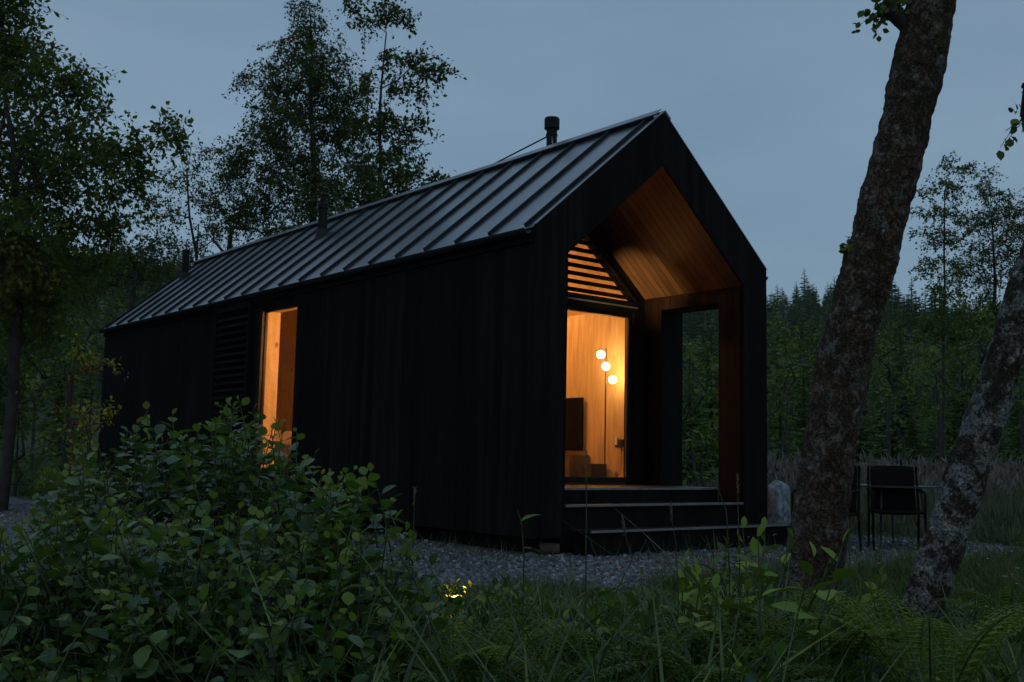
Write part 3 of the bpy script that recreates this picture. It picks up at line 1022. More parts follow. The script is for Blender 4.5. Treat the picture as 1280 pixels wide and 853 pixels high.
mb.prism([(IX0 + .002, 4.08, IZ0 + .002), (IX1 - .002, 4.08, IZ0 + .002), (IX1 - .002, 4.08, IC - .003), (W / 2, 4.08, IR - .006), (IX0 + .002, 4.08, IC - .003)], (0, -.06, 0))
mb.build('light_blocking_partition', M['pine_plain'], cab)  # added unseen partition, keeps the rear lamp's light off the porch
MB().box(IX0, IY0, 0.0, IX1, IY1, IZ0).build('interior_floor', M['floor'], cab)


# ------------------------------------------------------------------ things inside
lamp = root_thing('floor_lamp', (3.05, 2.12, IZ0), 'slim floor lamp with three staggered glowing globes inside the doorway', 'lamp')
MB().tube([(3.05, 2.12, IZ0 + .02), (3.05, 2.12, 1.76)], .0085, 10).build('pole', M['dark'], lamp)
MB().tube([(3.05, 2.12, IZ0), (3.05, 2.12, IZ0 + .02)], [.13, .125], 28).build('base', M['dark'], lamp)
for gx, gy, gz, dx in ((2.998, 2.165, 1.675, 0), (3.005, 2.075, 1.515, 0), (3.092, 2.035, 1.345, 0)):
    g = MB().sphere((gx, gy, gz), .052).build('globe', M['globe'], lamp, smooth=True)
    MB().tube([(3.05, 2.12, gz), (gx * .3 + 3.05 * .7, gy * .3 + 2.12 * .7, gz)], .006, 8).build('bracket', M['dark'], g)

tv = root_thing('television', (3.28, 3.4, .40), 'dark flat television screen on the pine wall behind the lamp', 'television')
MB().box(3.235, 2.76, .42, 3.262, 3.96, 1.145).build('screen', M['screen'], tv, bevel=.004)
MB().box(3.262, 3.2, .6, 3.298, 3.56, .95).build('wall_mount', M['dark'], tv)
cb = root_thing('media_cabinet', (3.1, 3.6, IZ0), 'low pale media cabinet under the dark television', 'cabinet')
MB().box(2.95, 2.66, IZ0, 3.29, 4.0, .36).build('carcass', M['cabinet'], cb, bevel=.004)
for k in range(3):
    MB().box(2.935, 2.67 + k * .445, IZ0 + .03, 2.948, 3.105 + k * .445, .345).build('door', M['cabinet'], cb)
bs = root_thing('log_basket', (3.12, 2.42, IZ0), 'small grey open-topped box on the floor between cabinet and lamp', 'box')
mb = MB()
mb.box(2.98, 2.30, IZ0, 3.26, 2.56, IZ0 + .02).box(2.98, 2.30, IZ0 + .02, 3.0, 2.56, .25).box(3.24, 2.30, IZ0 + .02, 3.26, 2.56, .25).box(3.0, 2.30, IZ0 + .02, 3.24, 2.32, .25).box(3.0, 2.54, IZ0 + .02, 3.24, 2.56, .25)
mb.build('box_body', M['tablew'], bs)
sk = root_thing('wall_socket', (3.299, 2.08, .55), 'black double socket with white plug low on the pine wall', 'socket')
MB().box(3.286, 1.985, .475, 3.2995, 2.175, .575).build('face_plate', M['dark'], sk, bevel=.003)
MB().box(3.235, 2.085, .50, 3.2855, 2.125, .60).build('plug', M['white'], sk, bevel=.006)
MB().box(3.225, 1.99, .48, 3.2855, 2.065, .565).build('plug', M['dark'], sk, bevel=.006)
MB().tube([(3.26, 2.03, .515), (3.262, 2.035, .40), (3.25, 2.02, .25), (3.262, 2.06, .12), (3.2, 2.1, .045)], .004, 6).build('cable', M['dark'], sk)
pl_ = root_thing('added_pendant_lamp', (1.9, 3.6, 2.9), 'added unseen warm pendant globe hanging high inside behind the slatted gable', 'lamp')  # lamp added out of view to warm the front room and gable
MB().sphere((1.9, 3.6, 2.66), .10).build('globe', M['pendant'], pl_, smooth=True)
MB().tube([(1.9, 3.6, 2.76), (1.9, 3.6, 3.50)], .006, 6).build('cord', M['dark'], pl_)
M['pendant2'] = emit_mat('added_pendant_globe_rear', WARM, 300.0)  # glow of the added lamp near the side window
p2 = root_thing('added_pendant_lamp', (1.3, 4.35, 2.9), 'added unseen warm pendant globe hanging mid cabin just short of the side window', 'lamp')  # lamp added out of view to brighten the side window jamb
MB().sphere((1.3, 4.35, 2.0), .085).build('globe', M['pendant2'], p2, smooth=True)
MB().tube([(1.3, 4.35, 2.085), (1.3, 4.35, 3.16)], .006, 6).build('cord', M['dark'], p2)
bed = root_thing('bed', (2.3, 10.8, IZ0), 'bed with pale linen at the far end behind the side window', 'bed')
MB().box(1.5, 10.0, IZ0 + .12, 3.25, 12.0, .45).build('bed_frame', M['cabinet'], bed, bevel=.01)
MB().box(1.52, 10.02, .45, 3.24, 11.98, .72).build('mattress', M['linen'], bed, bevel=.04)
MB().box(1.5, 12.02, .2, 3.25, 12.1, 1.35).build('headboard', M['linen'], bed, bevel=.03)

# ------------------------------------------------------------------ garden furniture and small things outside
def armchair():
    """sling armchair: seat 0.46 m high, faces -y, origin on the ground at its centre"""
    o = empty('garden_armchair', (0, 0, 0), '', 'chair', 'black garden chairs round the table')
    def part(mb, n, mat, **k):
        q = mb.build(n, mat, o, **k)
        return q
    for s in (-1, 1):
        mb = MB()
        mb.tube([(s * .27, -.27, 0), (s * .275, -.26, .62), (s * .275, -.2, .655), (s * .275, .24, .665)], .014, 8)
        part(mb, 'arm_frame', M['sling'])
    for s in (-1, 1):
        part(MB().tube([(s * .27, .30, 0), (s * .27, .22, .42), (s * .26, .31, .93)], .014, 8), 'rear_leg', M['sling'])
    mb = MB()
    nx, nz_ = 10, 8
    V, F = [], []
    for j in range(nz_ + 1):
        for i in range(nx + 1):
            u = i / nx * 2 - 1
            v = j / nz_
            V.append((u * (.245 - .01 * v), .215 + .10 * v + .03 * (1 - u * u), .44 + .50 * v - .012 * u * u * (v > .95)))
    for j in range(nz_):
        for i in range(nx):
            a = j * (nx + 1) + i
            F.append((a, a + 1, a + nx + 2, a + nx + 1))
    q = part(MB().add(V, F), 'backrest', M['sling'], smooth=True)
    md = q.modifiers.new('solid', 'SOLIDIFY'); md.thickness = .012
    V, F = [], []
    for j in range(nz_ + 1):
        for i in range(nx + 1):
            u = i / nx * 2 - 1
            v = j / nz_
            V.append((u * .25, -.27 + .49 * v, .45 - .02 * (1 - u * u) - .02 * v + .0 * v))
    F = []
    for j in range(nz_):
        for i in range(nx):
            a = j * (nx + 1) + i
            F.append((a, a + 1, a + nx + 2, a + nx + 1))
    q = part(MB().add(V, F), 'seat', M['sling'], smooth=True)
    md = q.modifiers.new('solid', 'SOLIDIFY'); md.thickness = .03
    part(MB().tube([(-.27, -.27, .43), (.27, -.27, .43)], .013, 8), 'seat_rail', M['sling'])
    part(MB().tube([(-.27, .22, .43), (.27, .22, .43)], .013, 8), 'seat_rail', M['sling'])
    return o


def copy_tree(o, parent=None):
    c = o.copy()
    COL.objects.link(c)
    c.parent = parent
    for ch in list(o.children): copy_tree(ch, c)
    return c


ch0 = armchair()
_fa = math.atan2(CAM[0] - 4.0, -(CAM[1] + 1.5))
def put(o, p, rz_, label):
    o.location = (p[0], p[1], float(ground_h(p[0], p[1])) + .012)
    o.rotation_euler = (0, 0, rz_)
    o['label'] = label
pa = dep(1120, 640, 11.9)
put(ch0, pa, _fa + .12, 'black sling armchair with its wide square back between the two leaning trunks')
# (rotation is world z; the seat faces the camera side or the table)
pc = dep(1033, 640, 11.2)
ch1 = copy_tree(ch0)
put(ch1, pc, _fa - .25, 'black sling armchair almost hidden behind the nearer, thicker leaning trunk')
pt_ = dep(1108, 612, 12.55)
tb = root_thing('garden_table', (pt_[0], pt_[1], float(ground_h(pt_[0], pt_[1]))), 'thin-topped dark metal garden table among the black armchairs', 'table')
gz = float(ground_h(pt_[0], pt_[1]))
tx, ty = pt_[0], pt_[1]
MB().prism([(tx + .58 * math.cos(a), ty + .58 * math.sin(a), gz + .70) for a in np.linspace(0, 2 * math.pi, 28, endpoint=False)], (0, 0, .018)).build('tabletop', M['tablew'], tb)
for k in range(4):
    a = k * math.pi / 2 + .4
    MB().tube([(tx + .46 * math.cos(a), ty + .46 * math.sin(a), gz), (tx + .38 * math.cos(a), ty + .38 * math.sin(a), gz + .70)], .013, 8).build('leg', M['tablew'], tb)

def rock(name, c, sc, mat, label, cat, seed, squash=None):
    mb = MB().sphere((0, 0, 0), 1.0, 28, 20)
    V = np.concatenate(mb.V)
    for i, v in enumerate(V):
        q = Vector(v)
        # facet towards a slab
        f = 1.0 / max(abs(q.x) ** 7 + abs(q.y) ** 7 + abs(q.z) ** 7, .02) ** (1 / 7)
        d = 1 + .10 * noise.noise(q * 1.5 + Vector((seed, 0, 0))) + .05 * noise.noise(q * 5 + Vector((seed, 3, 0)))
        V[i] = np.array(q) * f * d
    V = V * np.array(sc)
    if squash: V[:, 2] += V[:, 0] * squash
    V = V + np.array(c)
    o = mesh_np(name, V - np.array(c), mb.F, mb.L, mat, smooth=True)
    o.location = c
    return tag(o, label, cat)


pb = dep(971, 612, 13.0)
gb = float(ground_h(pb[0], pb[1]))
rock('boulder', (pb[0], pb[1], gb + .36), (.14, .12, .34), M['stone'], 'pale grey speckled standing stone at the right end of the steps', 'boulder', 3.0, .25)
pp = np.array([1.02, -.10, GZ])
def pot_at(x, y):
    o = root_thing('plant_pot', (x, y, GZ), 'small brown clay pot lying on its side under the cabin corner', 'pot')
    ax = np.array([.85, -.5, .0]); ax /= np.linalg.norm(ax)
    c = np.array([x, y, GZ + .075])
    MB().tube([c - ax * .10, c - ax * .07, c - ax * .069, c + ax * .10], [.078, .078, .066, .052], 24).build('pot_body', M['clay'], o)
    MB().tube([c - ax * .105, c - ax * .101], [.064, .064], 24).build('soil', M['seam'], o)
_pp = dep(686, 679, 10.35)
pot_at(_pp[0], _pp[1])

# garden spike light hidden in the undergrowth
sp = dep(566, 752, 4.2)
gs = float(ground_h(sp[0], sp[1]))
spk = root_thing('garden_spike_light', (sp[0], sp[1], gs), 'small lit garden spike light glowing among the foreground leaves', 'lamp')
MB().tube([(sp[0], sp[1], gs), (sp[0], sp[1], sp[2] - .04)], .008, 8).build('spike', M['dark'], spk)
MB().tube([(sp[0], sp[1], sp[2] - .05), (sp[0], sp[1], sp[2] - .03), (sp[0], sp[1], sp[2] + .022)], [.012, .032, .038], 14, cap=False).build('housing', M['dark'], spk)
MB().sphere((sp[0], sp[1], sp[2] - .022), .020, 14, 8).build('lens', M['spike'], spk, smooth=True)

# ------------------------------------------------------------------ vegetation templates
def leaf_template(wid=0.40, serr=0.0, fold=0.16, curl=0.18, n=5, peak=0.45):
    """leaf of length 1 along +y, normal +z"""
    V, F = [], []
    ts = np.linspace(0, 1, n + 1)
    mid, lf, rt = [], [], []
    for i, t in enumerate(ts):
        w = wid * (math.sin(math.pi * t ** (math.log(.5) / math.log(peak))) ** 0.8 if 0 < t < 1 else 0)
        zc = -curl * t * t
        mid.append(len(V)); V.append((0, t, zc))
        if 0 < i < n:
            sw = w * (1 + (serr if i % 2 else -serr))
            lf.append(len(V)); V.append((-sw, t + .02, zc + fold * sw))
            rt.append(len(V)); V.append((sw, t + .02, zc + fold * sw))
    F.append((mid[0], rt[0], mid[1])); F.append((mid[0], mid[1], lf[0]))
    for i in range(1, n - 1):
        F.append((mid[i], rt[i - 1], rt[i], mid[i + 1])); F.append((mid[i], mid[i + 1], lf[i], lf[i - 1]))
    F.append((mid[n - 1], rt[-1], mid[n])); F.append((mid[n - 1], mid[n], lf[-1]))
    return np.array(V), F


LEAF_NEAR = leaf_template(.42, .05, .18, .22, 7, .48)
LEAF_MID = leaf_template(.40, 0, .2, .2, 3)
LEAF_FAR = (np.array([(0, 0, 0), (.32, .5, .06), (0, 1, -.12), (-.32, .5, .06)]), [(0, 1, 2), (0, 2, 3)])
LEAF_NARROW = (np.array([(0, 0, 0), (.14, .45, .03), (0, 1, -.1), (-.14, .45, .03)]), [(0, 1, 2), (0, 2, 3)])


def pt_blob(c, r, n, sq=0.8):
    d = unit(rng.normal(size=(n, 3)))
    rr = rng.random(n) ** (1 / 2.4)
    return np.asarray(c) + d * (rr * r)[:, None] * np.array([1, 1, sq])


def skeleton(path, targets, r_base, bend=0.25, lift=0.35):
    """branches grown from a trunk polyline out to every target point"""
    P = [np.array(p, float) for p in path]
    par = [-1] + list(range(len(P) - 1))
    base = P[0]
    top = P[-1]
    order = np.argsort([np.min(np.linalg.norm(np.array(P) - t, axis=1)) for t in targets])
    ends = []
    nP = list(P)
    for ti in order:
        t = np.asarray(targets[ti])
        A = np.array(nP)
        d = np.linalg.norm(A - t, axis=1)
        below = np.maximum(0, (A[:, 2] - t[2]) + lift * np.hypot(A[:, 0] - t[0], A[:, 1] - t[1]))
        cost = d + 1.2 * below
        cost[A[:, 2] < P[0][2] + .15 * (P[-1][2] - P[0][2])] += 2.0
        k = int(np.argmin(cost))
        s = A[k]
        dist = np.linalg.norm(t - s)
        m = max(1, int(dist / 0.45))
        last = k
        off = rng.normal(size=3) * dist * 0.07
        for j in range(1, m + 1):
            u = j / m
            p = s + (t - s) * u + off * math.sin(math.pi * u) + np.array([0, 0, bend * dist * .25 * math.sin(math.pi * u)])
            nP.append(p); par.append(last); last = len(nP) - 1
        ends.append(last)
    nP = np.array(nP)
    n = len(nP)
    w = np.zeros(n)
    hasch = np.zeros(n, int)
    for i in range(n):
        if par[i] >= 0: hasch[par[i]] += 1
    for i in range(n - 1, -1, -1):
        if w[i] == 0: w[i] = 1.0
        if par[i] >= 0: w[par[i]] += w[i]
    r = (w / w[0]) ** 0.62 * r_base
    return nP, par, r, ends


def skel_mesh(P, par, r, sides=6):
    mb = MB()
    kids = {}
    for i, p in enumerate(par):
        if p >= 0: kids.setdefault(p, []).append(i)
    starts = [(0, None)]
    while starts:
        s, frm = starts.pop()
        chain = [s] if frm is None else [frm, s]
        cur = s
        while cur in kids:
            ks = sorted(kids[cur], key=lambda k: -r[k])
            for k in ks[1:]: starts.append((k, cur))
            cur = ks[0]
            chain.append(cur)
        if len(chain) < 2: continue
        rad = [r[c] for c in chain]
        if frm is not None: rad[0] = min(r[frm], rad[1] * 1.25)
        sd = 9 if max(rad) > .07 else (sides if max(rad) > .015 else 4)
        mb.tube([P[c] for c in chain], rad, sd, cap=False)
    return mb


def twigs_and_leaves(ends, n_twig, tl, n_leaf, ls, droop=0.3, outward=None):
    """short twigs at every end point; leaves along them. returns (twig tubes, leaf frames)"""
    tw = []
    LP, LD, LN, LS_ = [], [], [], []
    for e in ends:
        for _ in range(n_twig):
            d = rng.normal(size=3)
            d[2] = d[2] * .8 + .05
            if outward is not None:
                d += 0.9 * unit(e - outward)
            d = unit(d)
            Ln = tl * rng.uniform(.5, 1.2)
            q = e + d * Ln + np.array([0, 0, -droop * Ln])
            tw.append((e, (e + q) / 2 + np.array([0, 0, droop * Ln * .25]), q))
            k = n_leaf
            u = rng.uniform(.15, 1.05, k)[:, None]
            p = e + (q - e) * u + rng.normal(size=(k, 3)) * ls * .35
            LP.append(p)
            LD.append(d * .5 + rng.normal(size=(k, 3)) * .8 + np.array([0, 0, -droop]))
            LN.append(rng.normal(size=(k, 3)) * .6 + np.array([0, 0, .8]))
            LS_.append(ls * rng.uniform(.6, 1.25, k))
    return tw, np.concatenate(LP), np.concatenate(LD), np.concatenate(LN), np.concatenate(LS_)


def make_tree(name, label, cat, base_px, D, trunk_px, blobs, r_base, leaf, ls, mat, dens=1.0, n_twig=4, tl=.35, n_leaf=6, droop=.3, group=None, spread=1.0, bark='bark_far', cl=0.45, extra=None):
    """blobs: (px, py, radius px, depth offset m); the crown has real depth around D"""
    g = dep(base_px, 600, D)
    z0 = float(ground_h(g[0], g[1]))
    path = [np.array([g[0], g[1], z0 - .1])]
    for (tx_, ty_) in trunk_px:
        path.append(dep(tx_, ty_, D))
    full = [path[0]]
    for a, b in zip(path[:-1], path[1:]):
        m = max(1, int(np.linalg.norm(b - a) / .6))
        for j in range(1, m + 1):
            full.append(a + (b - a) * j / m + rng.normal(size=3) * .03)
    sc = D / FPX
    T = []
    for (bx, by, br, dd) in blobs:
        r = br * sc
        c = dep(bx, by, D + dd)
        n = max(4, int(dens * 13 * (r / cl) ** 2))
        T.append(pt_blob(c, r, n) if spread == 1 else pt_blob(c, r * spread, n))
    T = np.concatenate(T)
    root = root_thing(name, tuple(float(v) for v in path[0]), label, cat, group)
    P, par, r, ends = skeleton(full, T, r_base)
    mb = skel_mesh(P, par, r)
    E = [P[k] for k in ends]
    tw, lp, ld, ln, lsz = twigs_and_leaves(E, n_twig, tl, n_leaf, ls, droop)
    for a, m_, b in tw:
        mb.tube([a, m_, b], [max(.004, ls * .05), ls * .04, ls * .02], 3, cap=False)
    mb.build('trunk', M[bark], root, smooth=True)
    tmpl = leaf
    scatter('crown', tmpl[0], tmpl[1], frames(ld, ln, lsz), lp, M[mat], root)
    return root


# ------------------------------------------------------------------ trees behind the cabin, left side
make_tree('sycamore_tree', 'big broad-leaved tree filling the left edge, its limbs reaching over the cabin end', 'tree', 5, 16.0,
          [(12, 560), (20, 420), (30, 330), (22, 240), (10, 120), (5, 20), (-5, -80)],
          [(18, 55, 42, 0), (-35, 90, 80, 1), (58, 105, 42, -.6), (35, 175, 60, .5), (105, 130, 36, 0), (105, 190, 45, -.8), (150, 195, 34, 0), (185, 172, 20, .2), (208, 166, 9, 0), (215, 160, 6, 0),
           (145, 232, 36, .6), (70, 235, 50, 1), (-20, 230, 80, 0), (178, 208, 22, .4), (25, 300, 55, -1), (95, 275, 38, 1), (-20, 360, 60, 0), (35, 395, 48, 1.5), (15, 0, 30, 0), (28, 20, 20, .5), (-40, -40, 80, 0),
           (-60, 20, 70, 2), (45, 70, 22, .6), (100, 100, 18, 0), (70, 330, 40, 2), (10, 310, 50, -.8), (-30, 480, 60, 1), (110, 320, 34, 1), (50, 360, 45, 0), (140, 285, 26, 1)],
          0.085, LEAF_FAR, .098, 'leaf_a', dens=1.0, n_twig=5, tl=.52, n_leaf=8, droop=.2, cl=.42)
make_tree('rowan_tree', 'slender thinly leaved tree between the big left tree and the cabin ridge', 'tree', 243, 23.0,
          [(244, 380), (246, 320), (240, 270), (238, 220), (240, 185)],
          [(212, 225, 26, 0), (243, 205, 24, .5), (262, 190, 14, 0), (250, 245, 28, -.5), (218, 275, 26, .8), (195, 255, 20, 0), (262, 285, 22, 0), (232, 315, 22, .5)],
          .032, LEAF_FAR, .07, 'leaf_b', dens=1.2, n_twig=3, tl=.42, n_leaf=8, cl=.45)
make_tree('birch_tree', 'tall dense birch behind the cabin roof, its top touching the frame', 'tree', 392, 22.0,
          [(392, 420), (392, 320), (391, 220), (389, 120), (386, 40), (384, 0)],
          [(384, 12, 15, 0), (386, 38, 26, 0), (372, 70, 38, .4), (410, 80, 34, -.4), (336, 78, 14, 0), (345, 105, 30, 0), (395, 125, 48, .6), (438, 120, 26, 0), (350, 155, 40, -.5), (425, 165, 40, .5), (322, 150, 20, 0),
           (315, 195, 30, 0), (375, 205, 46, 0), (288, 215, 26, .5), (335, 245, 40, .8), (395, 250, 46, -.6), (440, 225, 36, 0), (292, 262, 30, 0), (350, 290, 26, 0), (440, 265, 22, .4), (278, 185, 14, 0), (305, 98, 9, 0)],
          .09, LEAF_FAR, .070, 'leaf_b', dens=1.7, n_twig=4, tl=.5, n_leaf=13, droop=.5, cl=.46)
make_tree('alder_tree', 'open leggy tree right of the tall birch, with loose leafy arms', 'tree', 468, 23.5,
          [(468, 400), (470, 300), (474, 200), (478, 110), (482, 40), (478, 0)],
          [(478, 8, 20, 0), (500, 25, 15, .4), (460, 30, 14, 0), (440, 10, 10, 0), (512, 75, 20, 0), (540, 88, 18, 0), (553, 82, 8, 0), (500, 105, 16, 0), (525, 115, 12, .3), (490, 150, 24, 0), (520, 158, 17, 0), (505, 188, 22, .6),
           (470, 205, 34, -.5), (500, 228, 22, 0), (528, 222, 13, 0), (545, 222, 7, 0), (455, 160, 26, .5), (455, 110, 18, .3), (470, 245, 26, 0), (483, 75, 14, 0)],
          .05, LEAF_FAR, .10, 'leaf_b', dens=1.3, n_twig=4, tl=.42, n_leaf=9, droop=.3, cl=.44)
make_tree('thicket_tree', 'dark low tree crowding the far left corner of the cabin', 'tree', 165, 24.0,
          [(165, 420), (170, 340), (178, 290)],
          [(150, 315, 34, 0), (185, 300, 26, .5), (125, 345, 30, 0), (180, 345, 30, .6), (205, 330, 20, 0), (95, 365, 34, .5), (215, 300, 16, 0), (140, 280, 22, 1)],
          0.05, LEAF_FAR, .085, 'leaf_b', dens=1.2, n_twig=4, tl=.5, n_leaf=9, cl=.5)
make_tree('ash_tree', 'small rounded tree peeping over the roof beside the rear flue', 'tree', 290, 27.0,
          [(290, 400), (288, 320), (288, 290)],
          [(285, 288, 24, 0), (310, 270, 20, 0), (262, 300, 18, 0), (335, 285, 20, 0), (370, 280, 18, .4)],
          .07, LEAF_FAR, .075, 'leaf_c', dens=.8, n_twig=4, tl=.45, n_leaf=9, cl=.5)


def shrub(name, label, px, py, D, rpx, mat, leaf=LEAF_FAR, ls=.10, dens=1.0, group=None, wide=1.25, up=0.95, cl=.40, base=None):
    sc = D / FPX
    r = rpx * sc
    c = dep(px, py, D)
    gz_ = float(ground_h(c[0], c[1]))
    root = root_thing(name, (float(c[0]), float(c[1]), gz_), label, 'shrub', group)
    n = max(10, int(dens * 5.0 * (r / cl) ** 2))
    d = unit(rng.normal(size=(n, 3)))
    rr = (rng.random(n) ** .4) * r * (1 + .25 * np.sin(d[:, 0] * 5 + d[:, 2] * 4 + px))
    T = c + d * rr[:, None] * np.array([wide, wide, up])
    low = T[:, 2] < gz_ + .1
    T[low, 2] = gz_ + rng.uniform(.1, .6, low.sum())
    if c[2] - r * up > gz_ + .3:      # fill down to the ground
        k = int(n * .5)
        T2 = c + rng.normal(size=(k, 3)) * r * .55
        T2[:, 2] = rng.uniform(gz_ + .1, c[2], k)
        T = np.concatenate([T, T2])
    path = [np.array([c[0], c[1], gz_ - .05]), np.array([c[0] + .03, c[1], gz_ + .3]), np.array([c[0], c[1] + .05, (c[2] + gz_) / 2 + .2])]
    P, par, rad, ends = skeleton(path, T, .04 + .012 * r)
    mb = skel_mesh(P, par, rad, 4)
    mb.build('stems', M['bark_far'], root, smooth=True)
    tw, lp, ld, ln, lsz = twigs_and_leaves([P[k] for k in ends], 4, ls * 3.2, 6, ls, .2)
    scatter('foliage', leaf[0], leaf[1], frames(ld, ln, lsz), lp, M[mat], root)
    return root


def copy_at(o, x, y, s, rz_, label=None, name=None):
    c = copy_tree(o)
    c.location = (x, y, float(ground_h(x, y)))
    c.scale = (s, s, s)
    c.rotation_euler = (0, 0, rz_)
    if label: c['label'] = label
    return c


shrub('hazel_shrub', 'bright green shrub at the far left corner of the cabin', 96, 450, 15.0, 42, 'leaf_y', ls=.08, dens=1.4)
shrub('hazel_shrub', 'mid-green shrub low against the rear end wall of the cabin', 104, 515, 14.4, 34, 'leaf_y', ls=.075)
shrub('hazel_shrub', 'dark rounded shrub below the big left tree', 30, 440, 22.0, 62, 'leaf_b', ls=.10, dens=1.3)
shrub('hazel_shrub', 'tall dark shrub just left of the cabin end, under the rowan', 92, 375, 27.0, 48, 'leaf_b', ls=.10, dens=1.3)
shrub('hazel_shrub', 'dark shrub at the far left edge under the lowest limbs', -40, 400, 20.0, 70, 'leaf_b', ls=.10, dens=1.2)
shrub('hazel_shrub', 'dull green shrub at the left edge above the mown grass', 50, 420, 30.0, 50, 'leaf_c', ls=.14)
# right side, beyond the meadow
make_tree('aspen_tree', 'thin upright young tree just right of the thick leaning trunk', 'tree', 1178, 33.0,
          [(1178, 470), (1180, 380), (1180, 300), (1182, 240), (1184, 205)],
          [(1184, 205, 10, 0), (1178, 225, 15, 0), (1200, 212, 9, 0), (1212, 210, 5, 0), (1162, 240, 13, .4), (1196, 240, 15, 0), (1152, 262, 11, 0), (1180, 265, 19, -.4), (1204, 275, 11, 0), (1168, 295, 16, .4), (1190, 300, 17, 0), (1178, 330, 22, 0), (1150, 290, 9, 0), (1160, 335, 12, 0), (1176, 365, 26, 0), (1190, 410, 30, 0), (1158, 395, 22, 0)],
          .045, LEAF_FAR, .10, 'leaf_c', dens=1.1, n_twig=4, tl=.42, n_leaf=8, cl=.5)
make_tree('willow_tree', 'bushier tree at the right edge on the skyline', 'tree', 1245, 36.0,
          [(1245, 470), (1244, 380), (1242, 300), (1238, 240), (1236, 215)],
          [(1234, 218, 10, 0), (1228, 240, 17, 0), (1252, 240, 17, .5), (1235, 268, 26, 0), (1268, 262, 18, 0), (1215, 285, 18, .4), (1258, 295, 26, -.5), (1282, 285, 20, 0), (1228, 318, 26, 0), (1268, 328, 24, 0), (1288, 250, 14, 0), (1240, 345, 22, 0), (1210, 340, 20, 0), (1295, 330, 25, 0), (1240, 385, 32, 0), (1270, 400, 30, 0), (1215, 395, 26, 0)],
          .07, LEAF_FAR, .09, 'leaf_b', dens=1.3, n_twig=4, tl=.5, n_leaf=10, cl=.55)

SH = [('dark leafy shrub directly behind the side opening of the porch', 868, 470, 23, 42, 'leaf_c'),
      ('yellow-green shrub low in the side opening of the porch', 878, 545, 19, 24, 'leaf_c'),
      ('tall dull shrub right of the cabin front pier', 985, 450, 30, 42, 'leaf_c'),
      ('dense shrub rising behind the thick leaning trunk', 1040, 425, 32, 50, 'leaf_b'),
      ('round dark shrub between trunk and young tree', 1110, 430, 34, 48, 'leaf_b'),
      ('brighter green shrub below the thin upright young tree', 1172, 405, 36, 38, 'leaf_y'),
      ('broad lime-green shrub towards the right edge', 1225, 400, 33, 40, 'leaf_y'),
      ('dark shrub under the lime-green one at the right', 1215, 470, 28, 44, 'leaf_b'),
      ('shrub cut by the right edge above the pale trunk', 1275, 425, 30, 45, 'leaf_c'),
      ('low dark shrub at the edge of the tall meadow', 1130, 490, 27, 34, 'leaf_c'),
      ('low dark shrub close behind the front pier', 960, 500, 26, 30, 'leaf_b')]
shr = []
for (lb, px_, py_, D_, r_, mt) in SH:
    shr.append(shrub('bramble_shrub', lb, px_, py_, D_, r_, mt, ls=.13, dens=.9, cl=.5))


# conifers: a detailed and a plain template
def conifer_mesh(name, h, whorls, nb, sub, label=None, cat=None, parent=None):
    mb = MB()
    mb.tube([(0, 0, -.2), (0, 0, h * .5), (0, 0, h * .97)], [h * .018, h * .012, .01], 5, cap=False)
    nt_ = mb.n
    nfT = len(mb.L)
    pos, dirs, nrm, siz = [], [], [], []
    for k in range(whorls):
        u = k / (whorls - 1)
        z = h * (.06 + .93 * u)
        rl = h * .20 * (1 - u) ** .85 + .06 * h * .25
        for b in range(nb):
            a = rng.uniform(0, 2 * math.pi)
            d = np.array([math.cos(a), math.sin(a), -.15 + .55 * u + rng.uniform(-.15, .1)])
            l = rl * rng.uniform(.65, 1.2)
            p0 = np.array([0, 0, z + rng.uniform(-.5, .5) * h / whorls])
            if sub == 0:
                pos.append(p0); dirs.append(d); nrm.append([rng.normal() * .3, rng.normal() * .3, 1]); siz.append(l)
            else:
                for q in range(sub):
                    t = (q + .5) / sub
                    side = 1 if q % 2 else -1
                    dd = unit(d) + side * .75 * np.array([-math.sin(a), math.cos(a), 0]) + np.array([0, 0, -.15])
                    pos.append(p0 + unit(d) * l * t * .85 + [0, 0, -.10 * l * t]); dirs.append(dd); nrm.append(rng.normal(size=3) * .35 + [0, 0, 1]); siz.append(l * .46 * (1.15 - t * .7))
                pos.append(p0 + unit(d) * l * .6); dirs.append(d); nrm.append([0, 0, 1]); siz.append(l * .45)
    pos, dirs, nrm, siz = map(np.array, (pos, dirs, nrm, siz))
    tv = np.array([(0, 0, 0), (.30, .5, -.14), (0, 1, -.10), (-.30, .5, -.14)])
    Mx = frames(dirs, nrm, siz)
    V = (np.einsum('nij,kj->nki', Mx, tv) + pos[:, None, :]).reshape(-1, 3)
    n = len(pos)
    F2 = (np.array([0, 1, 2, 0, 2, 3])[None, :] + (np.arange(n) * 4)[:, None] + nt_).ravel()
    Vt = np.concatenate([np.concatenate(mb.V), V])
    return Vt, np.concatenate([np.array(mb.F), F2]), np.concatenate([np.array(mb.L), np.full(2 * n, 3)]), nfT


def conifer_obj(h, whorls, nb, sub, label, group):
    Vt, F, Ls, nfT = conifer_mesh('c', h, whorls, nb, sub)
    mi = np.ones(len(Ls), int); mi[:nfT] = 0
    o = mesh_np('conifer_tree', Vt, F, Ls, [M['bark_far'], M['needle']], mat_idx=mi)
    tag(o, label, 'tree', group)
    return o


con_hi = [conifer_obj(6.0, 30, 10, 4, 'spruce', 'conifers on the hillside') for _ in range(3)]
CLAB = 'dark pointed spruce standing in the conifer wood on the hillside'
used = set()


